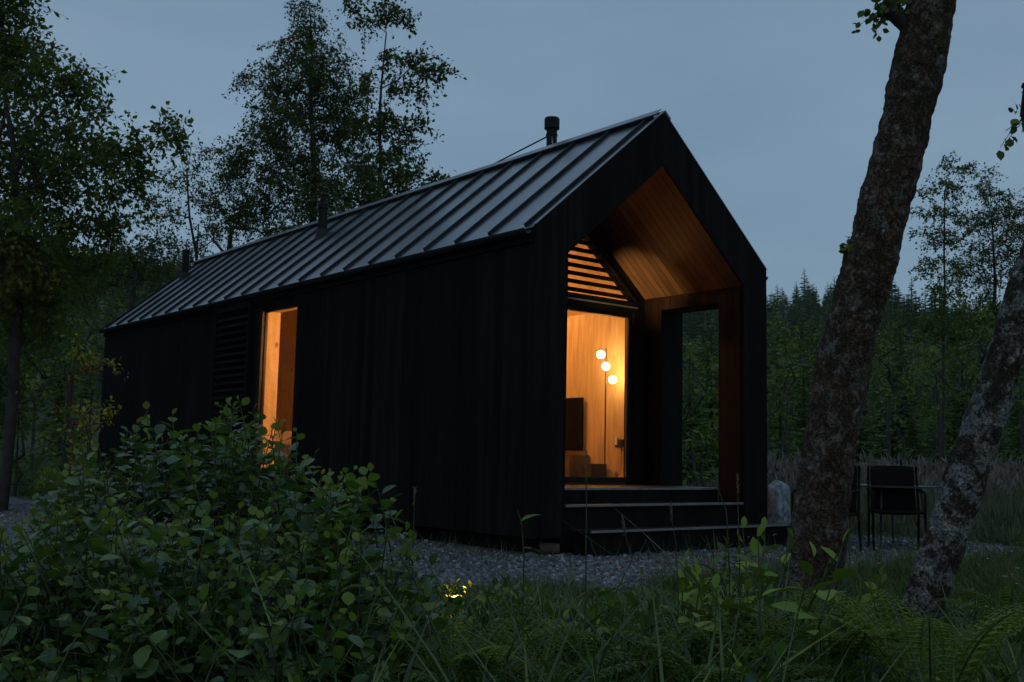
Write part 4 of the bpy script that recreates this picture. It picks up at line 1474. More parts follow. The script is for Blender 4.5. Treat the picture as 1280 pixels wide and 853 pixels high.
def put_con(i, x, y, s, lab=CLAB):
    k = i % 3
    if k not in used:
        used.add(k); o = con_hi[k]
    else:
        o = con_hi[k].copy(); COL.objects.link(o)
    o.location = (x, y, float(ground_h(x, y)) - .05)
    o.scale = (s, s, s)
    o.rotation_euler = (0, 0, rng.uniform(0, 6.28))
    o['label'] = lab
    return o


# near spruces seen through and beside the porch
NEAR = [(862, 33, .75, 'spruce seen in the side opening of the porch, left of centre'), (889, 38, 1.0, 'spruce seen in the side opening of the porch against its front pier'),
        (975, 44, .8, 'nearest spruce right of the cabin front pier'), (1005, 52, .95, 'spruce with bare tip just left of the thick trunk'),
        (1075, 44, .9, 'spruce right beside the thick trunk at shrub height'), (1128, 50, 1.35, 'spruce tip between the thick trunk and the thin upright tree'),
        (1205, 48, 1.2, 'spruce in the gap between the two young skyline trees'), (930, 44, .9, 'spruce hidden mostly by the cabin front pier')]
ci = 0
for (px_, D_, s_, lb) in NEAR:
    p = dep(px_, 560, D_)
    put_con(ci, p[0], p[1], s_, lb); ci += 1
# hillside: the nearest ones individually
pts = []
tries = 0
while len(pts) < 150 and tries < 5000:
    tries += 1
    D_ = rng.uniform(48, 105)
    az = YAW + (rng.uniform(.16, .52) if rng.random() < .75 else rng.uniform(-.52, -.2))
    x, y = CAM[0] + D_ * math.sin(az), CAM[1] + D_ * math.cos(az)
    if all((x - a) ** 2 + (y - b) ** 2 > 2.6 ** 2 for a, b in pts):
        pts.append((x, y))
for (x, y) in pts:
    put_con(ci, x, y, rng.uniform(.5, 1.0)); ci += 1
# the rest of the wood reads as one mass
Vt, F, Ls, nfT = conifer_mesh('c', 6.0, 15, 7, 0)
n = 3600
D_ = np.sqrt(rng.uniform(95 ** 2, 520 ** 2, n)); az = YAW + rng.uniform(-.56, .56, n)
x = CAM[0] + D_ * np.sin(az); y = CAM[1] + D_ * np.cos(az)
z = ground_h(x, y) - .1
s = (.55 + .9 * rng.random(n) ** 2.2) * (1 + .25 * np.sin(x * .05) * np.sin(y * .04)); s[rng.random(n) < .015] *= 1.6
s *= (1 + D_ / 1100)
a = rng.uniform(0, 6.28, n)
Mx = np.zeros((n, 3, 3))
wd = s * rng.uniform(1.1, 2.2, n)
Mx[:, 0, 0] = np.cos(a) * wd; Mx[:, 0, 1] = -np.sin(a) * wd; Mx[:, 1, 0] = np.sin(a) * wd; Mx[:, 1, 1] = np.cos(a) * wd; Mx[:, 2, 2] = s
V = (np.einsum('nij,kj->nki', Mx, Vt) + np.stack([x, y, z], -1)[:, None, :]).reshape(-1, 3)
FF = (F[None, :] + (np.arange(n) * len(Vt))[:, None]).ravel()
o = mesh_np('conifer_wood', V, FF, np.tile(Ls, n), M['needle'])
tag(o, 'far conifer plantation covering the hillside up to the skyline', 'wood', kind='stuff')

# scrub between the spruces: copies of three shrubs
scr = []
for k in range(60):
    D_ = rng.uniform(38, 95)
    az = YAW + (rng.uniform(.15, .52) if k % 4 else rng.uniform(-.5, -.25))
    scr.append((CAM[0] + D_ * math.sin(az), CAM[1] + D_ * math.cos(az)))
for k, (x, y) in enumerate(scr):
    src = (shr[3], shr[5], shr[6], shr[9])[k % 4]
    c = copy_at(src, x, y, rng.uniform(.7, 1.3), rng.uniform(0, 6.28), 'green scrub bush filling a gap between the hillside spruces')
    c['group'] = 'scrub between the spruces'

# ------------------------------------------------------------------ meadow and grass
def blade_template(nseg=4, w=.5, bend=.35):
    """height 1 along +z, bends towards +y"""
    V, F = [], []
    for i in range(nseg):
        t = i / nseg
        ww = w * (1 - t ** 2.2)
        V += [(-ww, bend * t * t, t * (1 - .12 * bend * t)), (ww, bend * t * t, t * (1 - .12 * bend * t))]
    V.append((0, bend, 1 - .12 * bend))
    for i in range(nseg - 1):
        a = 2 * i
        F.append((a, a + 1, a + 3, a + 2))
    F.append((2 * nseg - 2, 2 * nseg - 1, 2 * nseg))
    return np.array(V), F


def grass(name, x, y, h, w, mat, lean=.35, nseg=3, bend=.4, label=None, zoff=0.0, cat='grass'):
    n = len(x)
    tv, tf = blade_template(nseg, .5, bend)
    a = rng.uniform(0, 2 * math.pi, n)
    Mx = np.zeros((n, 3, 3))
    up = unit(np.stack([rng.normal(size=n) * lean * .5, rng.normal(size=n) * lean * .5, np.ones(n)], -1))
    f = np.stack([np.cos(a), np.sin(a), np.zeros(n)], -1)
    sd = unit(np.cross(f, up)); f2 = np.cross(up, sd)
    bs = rng.uniform(.3, 1.9, n)
    Mx[:, :, 0] = sd * w[:, None]; Mx[:, :, 1] = f2 * (h * bs)[:, None]; Mx[:, :, 2] = up * (h * (1 - .18 * (bs - .3)))[:, None]
    T = np.stack([x, y, ground_h(x, y) + zoff], -1)
    o = scatter(name, tv, tf, Mx, T, mat)
    return tag(o, label, cat, kind='stuff')


def wedge(n, d0, d1, p0, p1, power=1.0):
    """ground positions between two distances and two picture columns"""
    D = (rng.uniform(d0 ** power, d1 ** power, n)) ** (1 / power)
    px_ = rng.uniform(p0, p1, n)
    az = YAW + np.arctan((px_ - 640) / FPX)
    Dh = D / np.cos(np.arctan((px_ - 640) / FPX))
    return CAM[0] + Dh * np.sin(az), CAM[1] + Dh * np.cos(az), D, px_


def cabin_free(x, y, m=.1):
    return ~((x > -m) & (x < W + m) & (y > -.45) & (y < L + m))


x, y, D_, px_ = wedge(60000, 13.0, 44, 820, 1400, 1.3)
k = cabin_free(x, y) & ~in_poly(x, y, GRAVEL_POLY)
x, y, D_ = x[k], y[k], D_[k]
grass('tall_meadow', x, y, rng.uniform(.35, .8, len(x)) * (.75 + .35 * np.sin(x * .8) * np.cos(y * .6 + 1)), np.full(len(x), .011) * rng.uniform(.6, 1.4, len(x)), M['rush'], .3, 3, .3, 'tall pale rushes and seeding grasses beyond the garden chairs')
x, y, D_, px_ = wedge(45000, 11.5, 48, -120, 420, 1.2)
k = cabin_free(x, y) & ~in_poly(x, y, GRAVEL_POLY)
x, y = x[k], y[k]
grass('rough_grass', x, y, rng.uniform(.12, .42, len(x)), np.full(len(x), .014), M['blade'], .4, 3, .4, 'rough green grass beyond the gravel at the left edge')
# seed heads over the meadow
x, y, D_, px_ = wedge(2600, 13.5, 34, 950, 1320, 1.2)
k = cabin_free(x, y) & ~in_poly(x, y, GRAVEL_POLY); x, y = x[k], y[k]
n = len(x)
hh = rng.uniform(.55, 1.05, n)
T = np.stack([x + rng.normal(size=n) * .06, y, ground_h(x, y) + hh], -1)
o = scatter('seed_heads', LEAF_NARROW[0], LEAF_NARROW[1], frames(rng.normal(size=(n, 3)) * .3 + [0, 0, 1], rng.normal(size=(n, 3)), rng.uniform(.10, .2, n)), T, M['dry'])
tag(o, 'pale seed heads standing over the tall meadow', 'grass', kind='stuff')
# lawn-like grass right, in front of the chairs, and round the trunks
x, y, D_, px_ = wedge(90000, 4.6, 14, 820, 1420, 1.25)
k = cabin_free(x, y) & (~in_poly(x, y, GRAVEL_POLY) | (rng.random(len(x)) < .035)); x, y, D_ = x[k], y[k], D_[k]
grass('short_meadow', x, y, rng.uniform(.05, .30, len(x)) * (1 + .5 * np.sin(x * 3) * np.sin(y * 2.3)), rng.uniform(.004, .009, len(x)), M['blade'], .6, 3, .6, 'short green meadow grass at the right between trunks and chairs')
x, y, D_, px_ = wedge(52000, 4.2, 7.6, -150, 900, 1.2)
k = cabin_free(x, y) & (~in_poly(x, y, GRAVEL_POLY) | (rng.random(len(x)) < .05)); x, y, D_ = x[k], y[k], D_[k]
grass('verge_grass', x, y, rng.uniform(.05, .36, len(x)) * (1.15 - .6 * ss(5.0, 7.4, D_)) * (.75 + .5 * np.sin(x * 4.1) * np.sin(y * 3.7 + 1)), rng.uniform(.004, .009, len(x)), M['blade'], .5, 3, .6, 'green grass verge along the near edge of the gravel')
# weeds poking out of gravel along the cabin base
x = np.concatenate([rng.uniform(-.35, 0.02, 700), rng.uniform(-.3, 4.2, 260), rng.uniform(-1.3, .3, 500)]); y = np.concatenate([rng.uniform(.0, 6, 700), rng.uniform(-.75, -.36, 260), rng.uniform(-.5, .6, 500) ** 1])
k = cabin_free(x, y, .0); x, y = x[k], y[k]
grass('edge_weeds', x, y, rng.uniform(.06, .32, len(x)) * (.4 + .6 * (rng.random(len(x)) < .3)), rng.uniform(.003, .007, len(x)), M['rush'], .6, 4, .6, 'dry straggly weeds growing from the gravel along the cabin base')
# near grass: broad blades between camera and gravel
x, y, D_, px_ = wedge(5200, 2.1, 5.4, 380, 1330, 1.1)
h = (1.0 - D_ * .108) * rng.uniform(.4, 1.04, len(x)) * np.where(px_ > 1020, .8, 1.0)
k = (~((px_ > 525) & (px_ < 605) & (D_ < 4.25)) | (rng.random(len(x)) < .12)) & (~((px_ > 1085) & (px_ < 1190)) | (rng.random(len(x)) < .35))
x, y, D_, px_, h = x[k], y[k], D_[k], px_[k], h[k]
tall = rng.random(len(x)) < .035
h = np.where(tall, h * 1.35, h)
grass('foreground_grass', x, y, np.clip(h, .12, 1.0), rng.uniform(.007, .021, len(x)), M['blade_blue'], .42, 7, .75, 'long arching foreground grass blades below the gravel')
x, y, D_, px_ = wedge(16000, 2.2, 5.2, 300, 1350, 1.1)
h = (.93 - D_ * .13) * rng.uniform(.3, .85, len(x))
grass('foreground_fine_grass', x, y, np.clip(h, .1, .7), rng.uniform(.003, .006, len(x)), M['blade'], .5, 6, .8, 'fine tangled foreground grass under the broad blades')

# wildflowers
for nm, mt, n, rr_, lb in (('white_flowers', 'petal', 60, .018, 'tiny white wildflowers dotted through the right-hand grass'), ('yellow_flowers', 'petal_y', 26, .014, 'tiny yellow wildflowers dotted through the right-hand grass')):
    x, y, D_, px_ = wedge(n, 5.5, 14, 930, 1300)
    P_, Dd, Nn, S_ = [], [], [], []
    for i in range(n):
        c = np.array([x[i], y[i], float(ground_h(x[i], y[i])) + rng.uniform(.15, .3)])
        for q in range(5):
            w_ = q * 2 * math.pi / 5
            P_.append(c); Dd.append((math.cos(w_), math.sin(w_), .2)); Nn.append((0, 0, 1)); S_.append(rr_)
    o = scatter(nm, LEAF_FAR[0], LEAF_FAR[1], frames(np.array(Dd), np.array(Nn), np.array(S_)), np.array(P_), M[mt])
    tag(o, lb, 'flowers', kind='stuff')


# ------------------------------------------------------------------ foreground leaning trunks
def big_trunk(name, label, pts_px, D0, D1, rads, bark, crown_blobs, seed, leaf_n=5):
    ctr = []
    npts = len(pts_px)
    for i, (px_, py_) in enumerate(pts_px):
        ctr.append(dep(px_, py_, D0 + (D1 - D0) * i / (npts - 1)))
    ctr = np.array(ctr)
    # smooth resample
    m = 400
    s_ = np.linspace(0, npts - 1, m)
    def cr(i, t):
        p = [ctr[max(i - 1, 0)], ctr[i], ctr[min(i + 1, npts - 1)], ctr[min(i + 2, npts - 1)]]
        return .5 * (2 * p[1] + (p[2] - p[0]) * t + (2 * p[0] - 5 * p[1] + 4 * p[2] - p[3]) * t ** 2 + (3 * p[1] - p[0] - 3 * p[2] + p[3]) * t ** 3)
    C_, Rr = [], []
    for q in s_:
        i = min(int(q), npts - 2)
        C_.append(cr(i, q - i)); Rr.append(np.interp(q, range(npts), rads))
    root = root_thing(name, tuple(float(v) for v in ctr[0]), label, 'tree')
    K = 90
    V, F, Ls = [], [], []
    for j in range(m):
        t = unit(C_[min(j + 1, m - 1)] - C_[max(j - 1, 0)])
        a = unit(np.cross(t, [.2, 1, .1])); b = np.cross(t, a)
        for k in range(K):
            w_ = 2 * math.pi * k / K
            dv = math.cos(w_) * a + math.sin(w_) * b
            q = Vector(C_[j] + dv * Rr[j])
            rel = C_[j][2]
            low = noise.noise(q * 3.2 + Vector((seed, 0, 0))) * .10
            pl = noise.noise(Vector((q.x * 16, q.y * 16, q.z * 6.5)) + Vector((0, seed, 0)))
            plates = (abs(pl) ** .6) * .15 - .03
            fine = noise.noise(q * 45) * .05 + noise.noise(q * 14) * .05
            kn = 0.13 * max(0, noise.noise(q * 2.1 + Vector((seed * 2, 5, 1)))) ** 1.2
            V.append(C_[j] + dv * Rr[j] * (0.95 + low + plates + fine + kn))
    for j in range(m - 1):
        for k in range(K):
            k2 = (k + 1) % K
            F += [j * K + k, j * K + k2, (j + 1) * K + k2, (j + 1) * K + k]; Ls.append(4)
    tr = mesh_np('trunk', V, F, Ls, M[bark], root, smooth=True)
    # branches and leaves
    if crown_blobs:
        mb = MB()
        E = []
        for (st_j, blobs) in crown_blobs:
            s0 = C_[st_j]
            T = np.concatenate([pt_blob(c, r, n) for (c, r, n) in blobs])
            P, par, r, ends = skeleton([s0, s0 + (T.mean(0) - s0) * .25, s0 + (T.mean(0) - s0) * .55], T, min(.045, .012 + .004 * len(T)))
            sm = skel_mesh(P, par, r)
            for v_ in [0]:
                off = mb.n
                mb.V += sm.V; mb.F += [f + off for f in sm.F]; mb.L += sm.L; mb.n += sm.n
            E += [P[k] for k in ends]
        tw, lp, ld, ln, lsz = twigs_and_leaves(E, 3, .13, leaf_n, .046, .3)
        for a, m_, b in tw: mb.tube([a, m_, b], .0018, 4, cap=False)
        mb.build('branches', M['bark_far'], root, smooth=True)
        scatter('crown', LEAF_MID[0], LEAF_MID[1], frames(ld, ln, lsz), lp, M['leaf_c'], root)
    return root


k1 = 6.4 / FPX
T1PX = [(1004, 800), (1008, 755), (1018, 700), (1029, 620), (1040, 540), (1056, 450), (1075, 370), (1098, 290), (1121, 200), (1142, 110), (1164, 10), (1190, -90), (1225, -220), (1240, -400), (1235, -560)]
T1R = [.56, .40, .385, .37, .36, .375, .36, .35, .345, .335, .325, .32, .27, .18, .05]
T1R = [r * .43 for r in T1R]
c1 = dep(1235, -420, 6.4); c2 = dep(1190, -620, 6.6)
big_trunk('leaning_tree', 'thick dark leaning tree trunk crossing the right of the view up to the top edge', T1PX, 6.35, 6.45, T1R, 'bark_a',
          [(272, [(dep(1102, 12, 6.45), .055, 5), (dep(1122, 2, 6.45), .05, 4)]), (192, [(dep(1066, 300, 6.4), .05, 3)]), (336, [(c1, .7, 12), (c2, .9, 14)])], 1.0)
T2PX = [(1122, 845), (1136, 805), (1152, 760), (1173, 700), (1194, 640), (1214, 575), (1238, 505), (1262, 425), (1284, 350), (1318, 260), (1352, 150), (1375, 20), (1390, -160), (1380, -330)]
T2R = [.31, .25, .235, .24, .235, .23, .22, .205, .19, .17, .15, .12, .08, .03]
T2R = [r * .42 for r in T2R]
big_trunk('leaning_tree', 'pale lichen-patched leaning trunk leaving the frame at the right edge', T2PX, 5.2, 5.3, T2R, 'bark_b',
          [(300, [(dep(1283, 108, 5.2), .02, 2), (dep(1284, 145, 5.2), .03, 3)]), (327, [(dep(1400, -120, 5.3), .5, 10), (dep(1380, -290, 5.4), .6, 12)])], 7.0, 4)


# ------------------------------------------------------------------ foreground bush of rounded leaves
def leafy_bush(name, label, outline, D0, D1, n, ls, mat='leaf_bush', bottom=900, seed=0, wood='stem'):
    """upright shoots with alternate leaves; outline = polygon of shoot tips in reference columns"""
    xs = [p[0] for p in outline]; ys = [p[1] for p in outline]
    mid_px = (min(xs) + max(xs)) / 2
    c = dep(mid_px, 700, (D0 + D1) / 2)
    root = root_thing(name, (float(c[0]), float(c[1]), float(ground_h(c[0], c[1]))), label, 'shrub')
    mb = MB()
    LP, LD, LN, LS_, YG = [], [], [], [], []
    for i in range(n):
        px_ = rng.uniform(min(xs), max(xs))
        top = np.interp(px_, xs, ys)
        u = rng.random()
        py_ = top + (bottom - top) * u ** 1.15 + (0 if u > .06 else rng.uniform(0, 10))
        py_ -= min(38, rng.exponential(9)) - 6
        D = D0 + (D1 - D0) * (rng.random() if u > .3 else rng.uniform(.3, 1.0))
        D = D - (D1 - D0) * .35 * u
        tip = dep(px_, py_, D)
        base = np.array([tip[0], tip[1], 0.0]) + np.array([rng.normal() * .22, rng.normal() * .22, 0])
        base = base * .75 + np.array([c[0], c[1], 0]) * .25
        base[2] = float(ground_h(base[0], base[1]))
        Hh = tip[2] - base[2]
        if Hh < .15: continue
        ctrl = base * .5 + tip * .5 + np.array([0, 0, Hh * .15])
        ctrl[:2] = base[:2] * .65 + tip[:2] * .35
        tt = np.linspace(0, 1, 8)[:, None]
        P = (1 - tt) ** 2 * base + 2 * tt * (1 - tt) * ctrl + tt ** 2 * tip
        mb.tube(list(P), list(np.linspace(.0045, .0014, 8)), 5, cap=False)
        Ln = np.linalg.norm(tip - base)
        nl = int(rng.uniform(10, 16))
        us = 1 - np.linspace(0, .42 / max(Ln, .42), nl) * rng.uniform(.9, 1.2)
        a0 = rng.uniform(0, 6.28)
        for j, uu in enumerate(us):
            uu = max(.1, uu)
            p = (1 - uu) ** 2 * base + 2 * uu * (1 - uu) * ctrl + uu ** 2 * tip
            tan = unit(2 * (1 - uu) * (ctrl - base) + 2 * uu * (tip - ctrl))
            a = a0 + j * 2.4
            side = unit(np.cross(tan, [math.cos(a), math.sin(a), .15]))
            young = max(0, 1 - j / 3.0)
            d = side * (1 - .45 * young) + tan * (.35 + .6 * young) + np.array([0, 0, .05])
            size = ls * (.5 + .55 * min(1, j / 3)) * rng.uniform(.6, 1.25)
            pet = side * size * .18
            LP.append(p + pet); LD.append(d + rng.normal(size=3) * .18)
            LN.append(np.array([0, 0, 1.0]) + tan * .3 + rng.normal(size=3) * .38)
            LS_.append(size); YG.append(j < 2 or (rng.random() < .06))
            mb.tube([p, p + pet], .0012, 3, cap=False)
    mb.build('stems', M[wood], root, smooth=True)
    LP, LD, LN, LS_, YG = map(np.array, (LP, LD, LN, LS_, YG))
    Fm = frames(LD, LN, LS_)
    Fm[:, :, 0] *= rng.uniform(.8, 1.15, len(LP))[:, None]
    scatter('foliage', LEAF_NEAR[0], LEAF_NEAR[1], Fm[~YG], LP[~YG], M[mat], root, smooth=True)
    scatter('young_foliage', LEAF_NEAR[0], LEAF_NEAR[1], Fm[YG], LP[YG], M['leaf_young'], root, smooth=True)
    return root


leafy_bush('round_leaved_bush', 'tall rounded bush of broad leaves in front of the lit side window', [(35, 640), (60, 585), (95, 550), (140, 530), (185, 520), (225, 515), (262, 520), (288, 492), (316, 492), (334, 525), (350, 515), (364, 570), (385, 560), (405, 550), (430, 600)], 3.3, 4.3, 480, .053)
leafy_bush('round_leaved_bush', 'low front bush of broad leaves filling the bottom left corner', [(-60, 640), (0, 650), (40, 640), (90, 615), (150, 620), (220, 640), (280, 625), (340, 640), (400, 655), (450, 670), (500, 730), (530, 790)], 2.5, 3.3, 640, .047, bottom=960)
leafy_bush('round_leaved_bush', 'narrow leafy shoots rising at the right end of the broad-leaved bush', [(400, 600), (425, 578), (448, 590), (470, 575), (490, 590), (505, 640), (525, 700)], 2.95, 3.5, 120, .055)

# ------------------------------------------------------------------ ferns, stalks and weeds
def fern(px_, py_, D, size, nf, label, yellow=False):
    c = dep(px_, py_, D)
    gz_ = float(ground_h(c[0], c[1]))
    root = root_thing('fern', (float(c[0]), float(c[1]), gz_), label, 'fern')
    base = np.array([c[0], c[1], gz_])
    mb = MB()
    LP, LD, LN, LS_ = [], [], [], []
    hgt = c[2] - gz_
    for f in range(nf):
        a = f * 2 * math.pi / nf + rng.uniform(-.3, .3)
        out = np.array([math.cos(a), math.sin(a), 0])
        ln = size * rng.uniform(.8, 1.15)
        p0 = base
        p1 = base + np.array([0, 0, hgt * .9]) + out * ln * .12
        p2 = base + out * ln * .75 + np.array([0, 0, hgt * rng.uniform(.75, 1.05)])
        pts_ = []
        for t in np.linspace(0, 1, 26):
            pts_.append((1 - t) ** 2 * p0 + 2 * t * (1 - t) * p1 + t * t * p2)
        mb.tube(pts_, list(np.linspace(.004, .001, 26)), 4, cap=False)
        for i in range(6, 26):
            t = (i - 6) / 19
            tan = unit(pts_[min(i + 1, 25)] - pts_[i - 1])
            sd = unit(np.cross(tan, [0, 0, 1]))
            pl = size * .26 * math.sin(math.pi * (.12 + .88 * (1 - t)) ** 1.0) ** .8 * (1 - t * .55) + .01
            for s in (-1, 1):
                d = sd * s + tan * .45 + np.array([0, 0, -.12])
                d = unit(d)
                m_ = 7
                for q in range(m_):
                    u = (q + .5) / m_
                    pp_ = pts_[i] + d * pl * u
                    dd_ = unit(np.cross(d, np.cross(tan, sd)) * (1 if q % 2 else -1) * .9 + d * .55)
                    LP.append(pp_); LD.append(dd_); LN.append(np.cross(tan, sd) * -1 + rng.normal(size=3) * .15); LS_.append(pl * .30 * (1.1 - u * .7))
                LP.append(pts_[i]); LD.append(d); LN.append([0, 0, 1.]); LS_.append(pl * .8)
    mb.build('stalks', M['stem'], root)
    scatter('fronds', LEAF_NARROW[0] * [1.15, 1, 1], LEAF_NARROW[1], frames(np.array(LD), np.array(LN), np.array(LS_)), np.array(LP), M['fern_y' if yellow else 'fern'], root)


fern(1028, 752, 3.1, .40, 9, 'yellow-green fern at the foot of the thick leaning trunk', True)
fern(900, 775, 2.8, .45, 8, 'arching green fern at the bottom, left of the thick trunk')
fern(640, 800, 2.6, .42, 8, 'pale fern fronds at the bottom centre edge')
fern(790, 765, 3.0, .42, 7, 'slanting fern between the bottom centre and the thick trunk')
fern(1245, 800, 3.4, .34, 7, 'small fern beside the foot of the pale lichened trunk')


fsrc = [o for o in COL.objects if o.name.startswith('fern') and o.type == 'EMPTY']
FERN_SPOTS = [(575, 2.9, 'fern beside the right end of the broad-leaved bush'), (705, 3.6, 'fern below the left end of the porch steps'), (850, 3.9, 'fern below the right end of the porch steps'),
              (945, 3.5, 'fern leaning towards the thick trunk from its left'), (1090, 3.9, 'fern midway between the two leaning trunks'), (1160, 2.9, 'nearest fern, low in front of the pale trunk foot'), (1275, 4.2, 'fern at the right edge beyond the pale trunk'),
              (735, 2.5, 'low fern cut by the bottom edge left of centre')]
for k, (px_, D_, lb) in enumerate(FERN_SPOTS):
    p = dep(px_, 700, D_)
    c = copy_tree(fsrc[k % len(fsrc)])
    c.location = (p[0], p[1], float(ground_h(p[0], p[1])))
    q = rng.uniform(.8, 1.0) * min(1.1, (1.02 - D_ * .11) / .55)
    c.scale = (q, q, q)
    c.rotation_euler = (0, 0, rng.uniform(0, 6.28))
    c['label'] = lb


def stalk(pxs, D, label, head='seed', leaves=3, r=.003, hs=.1):
    """one tall stem given by reference columns from base to tip"""
    pts_ = [dep(a, b, D) for a, b in pxs]
    g = pts_[0].copy(); g[2] = float(ground_h(g[0], g[1]))
    pts_ = [g] + pts_
    o = root_thing('tall_stalk', tuple(float(v) for v in g), label, 'plant')
    P = []
    for i in range(len(pts_) - 1):
        for t in np.linspace(0, 1, 6, endpoint=False): P.append(pts_[i] * (1 - t) + pts_[i + 1] * t)
    P.append(pts_[-1])
    MB().tube(P, list(np.linspace(r, r * .5, len(P))), 6).build('stem', M['stem'], o, smooth=True)
    LP, LD, LN, LS_ = [], [], [], []
    for k in range(leaves):
        p = P[int(len(P) * (.45 + .5 * k / max(1, leaves)))]
        a = rng.uniform(0, 6.28)
        LP.append(p); LD.append([math.cos(a), math.sin(a), .5 if k % 2 else -.1]); LN.append([0, 0, 1.]); LS_.append(rng.uniform(.8, 1.3) * hs)
    if LP: scatter('leaves', LEAF_NEAR[0] * [.75, 1, 1], LEAF_NEAR[1], frames(np.array(LD), np.array(LN), np.array(LS_)), np.array(LP), M['leaf_c'], o, smooth=True)
    if head == 'seed':
        n_ = 34
        u = rng.random(n_)[:, None]
        a, b = P[-3], P[-1] + np.array([0, 0, .02])
        q = a + (b - a) * u
        scatter('seed_head', LEAF_NARROW[0], LEAF_NARROW[1], frames(np.tile(b - a, (n_, 1)) + rng.normal(size=(n_, 3)) * .012, rng.normal(size=(n_, 3)), np.full(n_, .016)), q, M['dry'], o)
    return o


stalk([(732, 740), (733, 650), (733, 575)], 3.0, 'tallest straight grass stalk, crossing the lit doorway sill', 'seed', 0, .0032)
stalk([(655, 700), (652, 655), (647, 638)], 3.4, 'leaning stalk with one drooping blade left of the doorway', 'none', 2, .003, .07)
stalk([(760, 760), (790, 700), (778, 655)], 3.2, 'bent stalk below the steps beside the tallest one', 'seed', 1, .0026, .06)
stalk([(848, 740), (845, 680), (838, 640)], 3.3, 'thin seeding stalk in front of the lowest step', 'seed', 0, .0022)
stalk([(912, 720), (908, 640), (893, 598)], 3.1, 'curved stalk with a broad blade before the front pier', 'seed', 1, .003, .09)
stalk([(925, 730), (923, 650), (922, 605)], 3.3, 'upright spike-headed stalk before the front pier', 'seed', 0, .003)
stalk([(515, 720), (517, 660), (518, 620)], 3.3, 'straight blade-like stalk at the right end of the bush', 'seed', 0, .0026)
stalk([(1058, 760), (1062, 700), (1060, 660)], 3.6, 'short stalk against the foot of the thick trunk', 'seed', 1, .0026, .07)
stalk([(970, 760), (985, 690), (994, 650)], 3.4, 'stalk crossing the foot of the thick leaning trunk', 'seed', 1, .0026, .07)


def weed(px_, py_, D, ls, nsh, label, mat='leaf_y'):
    tip = dep(px_, py_, D)
    gz_ = float(ground_h(tip[0], tip[1]))
    o = root_thing('broadleaf_weed', (float(tip[0]), float(tip[1]), gz_), label, 'plant')
    mb = MB()
    LP, LD, LN, LS_ = [], [], [], []
    for s in range(nsh):
        t_ = tip + np.array([rng.normal() * .06, rng.normal() * .06, -abs(rng.normal()) * .08 if s else 0])
        b = np.array([tip[0] + rng.normal() * .03, tip[1] + rng.normal() * .03, gz_])
        mb.tube([b, b * .5 + t_ * .5 + rng.normal(size=3) * .015, t_], [.004, .003, .0016], 5)
        for j in range(9):
            u = 1 - j * .075
            p = b * (1 - u) + t_ * u
            a = j * 2.4 + s
            yg = max(0, 1 - j / 3)
            LP.append(p); LD.append([math.cos(a) * (1 - .6 * yg), math.sin(a) * (1 - .6 * yg), .35 + .8 * yg]); LN.append(rng.normal(size=3) * .3 + [0, 0, 1]); LS_.append(ls * (.5 + .5 * min(1, j / 3)) * rng.uniform(.8, 1.2))
    mb.build('stems', M['stem'], o)
    scatter('leaves', LEAF_NEAR[0] * [.6, 1, 1], LEAF_NEAR[1], frames(np.array(LD), np.array(LN), np.array(LS_)), np.array(LP), M[mat], o, smooth=True)


weed(940, 660, 4.0, .10, 3, 'yellow-green broad-leaved weed reaching up before the steps')
weed(872, 700, 4.3, .09, 3, 'low weed with rounded leaves left of the one before the steps')
weed(1075, 715, 4.6, .085, 4, 'bright leafy weed between the two leaning trunks')
weed(800, 745, 3.4, .10, 4, 'dark broad-leaved weed at bottom centre', 'leaf_bush')
weed(700, 735, 3.6, .09, 4, 'broad-leaved weed left of bottom centre, under the tallest stalk', 'leaf_bush')
weed(965, 720, 3.4, .10, 4, 'broad-leaved weed touching the thick trunk from the left', 'leaf_bush')
weed(577, 735, 4.1, .075, 4, 'small leafy weed lit yellow by the garden light')
weed(566, 730, 4.24, .06, 5, 'small lit weed directly above the garden light')
weed(559, 741, 4.17, .045, 4, 'tiny amber-lit sprig just left of the garden light')
weed(573, 744, 4.16, .045, 4, 'tiny amber-lit sprig just right of the garden light')
weed(551, 740, 4.25, .07, 4, 'low lit weed left of the garden light')
weed(1085, 815, 3.4, .08, 4, 'big dull weed low between the feet of both trunks', 'leaf_bush')
weed(820, 720, 3.9, .06, 6, 'bushy small-leaved weed below the middle of the steps', 'leaf_c')
weed(1010, 770, 3.6, .055, 6, 'small-leaved weed hugging the thick trunk foot', 'leaf_c')
wsrc = [o for o in COL.objects if o.name.startswith('broadleaf_weed')]
wlist = []
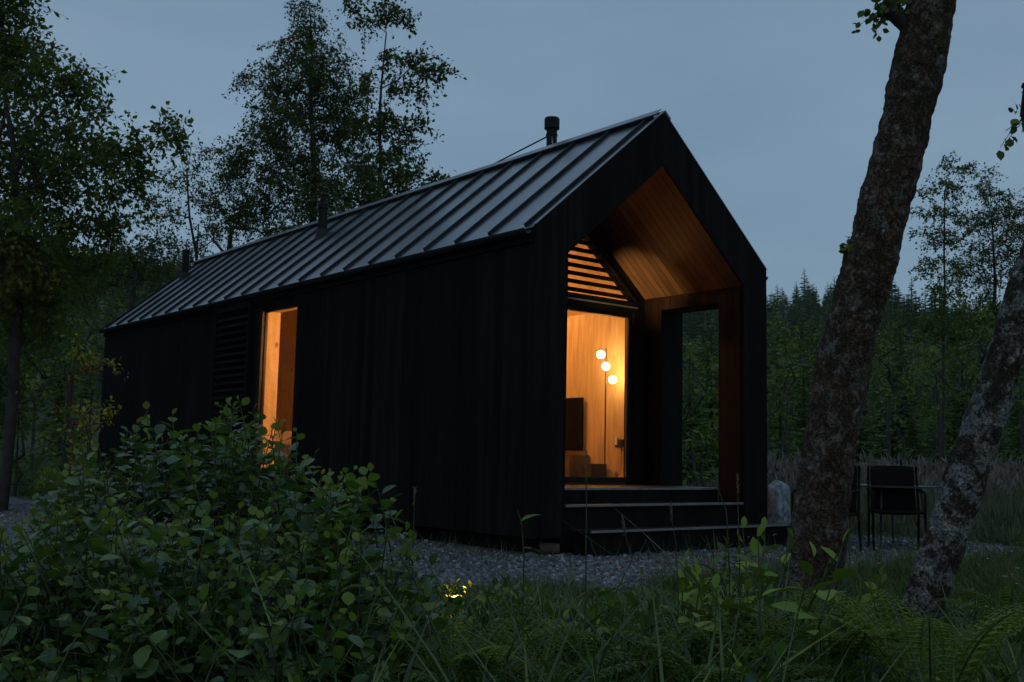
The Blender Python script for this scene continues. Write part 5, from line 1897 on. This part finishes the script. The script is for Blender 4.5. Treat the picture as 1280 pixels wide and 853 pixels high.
for k in range(170):
    D_ = rng.uniform(2.6, 5.4)
    px_ = rng.uniform(540, 1300)
    p = dep(px_, 700, D_)
    if in_poly(p[0], p[1], GRAVEL_POLY) or (px_ < 625 and D_ < 4.3) or (1085 < px_ < 1200 and D_ < 5.2) or (985 < px_ < 1045): continue
    c = copy_tree(wsrc[k % len(wsrc)])
    g_ = float(ground_h(p[0], p[1]))
    c.location = (p[0], p[1], g_)
    q = rng.uniform(.7, 1.15) * min(1.1, (1.0 - D_ * .11) / .5) * (.8 if px_ < 860 else (.68 if px_ > 1060 else 1.0))
    c.scale = (q, q, q * rng.uniform(.7, 1.0))
    c.rotation_euler = (0, 0, rng.uniform(0, 6.28))
    wlist.append((px_, c))
    c['group'] = 'weeds in the foreground grass'

# ------------------------------------------------------------------ evening haze over the valley
hz = MB().box(-560, -560, -3.2, 760, 760, 130).build('haze', None, None)
hm = bpy.data.materials.new('haze_air')
hm.use_nodes = True
ht = hm.node_tree
ht.nodes.clear()
ho = ht.nodes.new('ShaderNodeOutputMaterial')
hv_ = ht.nodes.new('ShaderNodeVolumePrincipled')
hv_.inputs['Color'].default_value = (0.80, 0.86, 0.92, 1)
hv_.inputs['Density'].default_value = HAZE
ht.links.new(hv_.outputs['Volume'], ho.inputs['Volume'])
hz.data.materials.clear()
hz.data.materials.append(hm)
tag(hz, kind='stuff')
hz['label'] = 'thin blue evening haze lying over the whole valley'
hz['category'] = 'haze'

ORD = ['first', 'second', 'third', 'fourth', 'fifth', 'sixth', 'seventh', 'eighth', 'ninth', 'tenth', 'eleventh', 'twelfth', 'thirteenth', 'fourteenth', 'fifteenth', 'sixteenth',
       'seventeenth', 'eighteenth', 'nineteenth', 'twentieth', 'twenty-first', 'twenty-second', 'twenty-third', 'twenty-fourth', 'twenty-fifth', 'twenty-sixth', 'twenty-seventh', 'twenty-eighth', 'twenty-ninth', 'thirtieth']
for (a_, b_2, ph) in ((0, 700, 'below the dark corner of the side wall'), (700, 785, 'before the left porch steps'), (785, 860, 'before the right porch steps'), (860, 1000, 'just left of the thick leaning trunk'),
                      (1000, 1140, 'between the two leaning trunks'), (1140, 1225, 'by the pale trunk foot'), (1225, 1400, 'beyond the pale leaning trunk')):
    for i_, (q_, c_) in enumerate(sorted((w for w in wlist if a_ <= w[0] < b_2), key=lambda w: w[0])):
        c_['label'] = ORD[min(i_, 29)] + ' leafy weed from the left among those ' + ph

# the helper coordinates are not part of the scene description
for o in bpy.data.objects:
    if 'origin' in o: del o['origin']
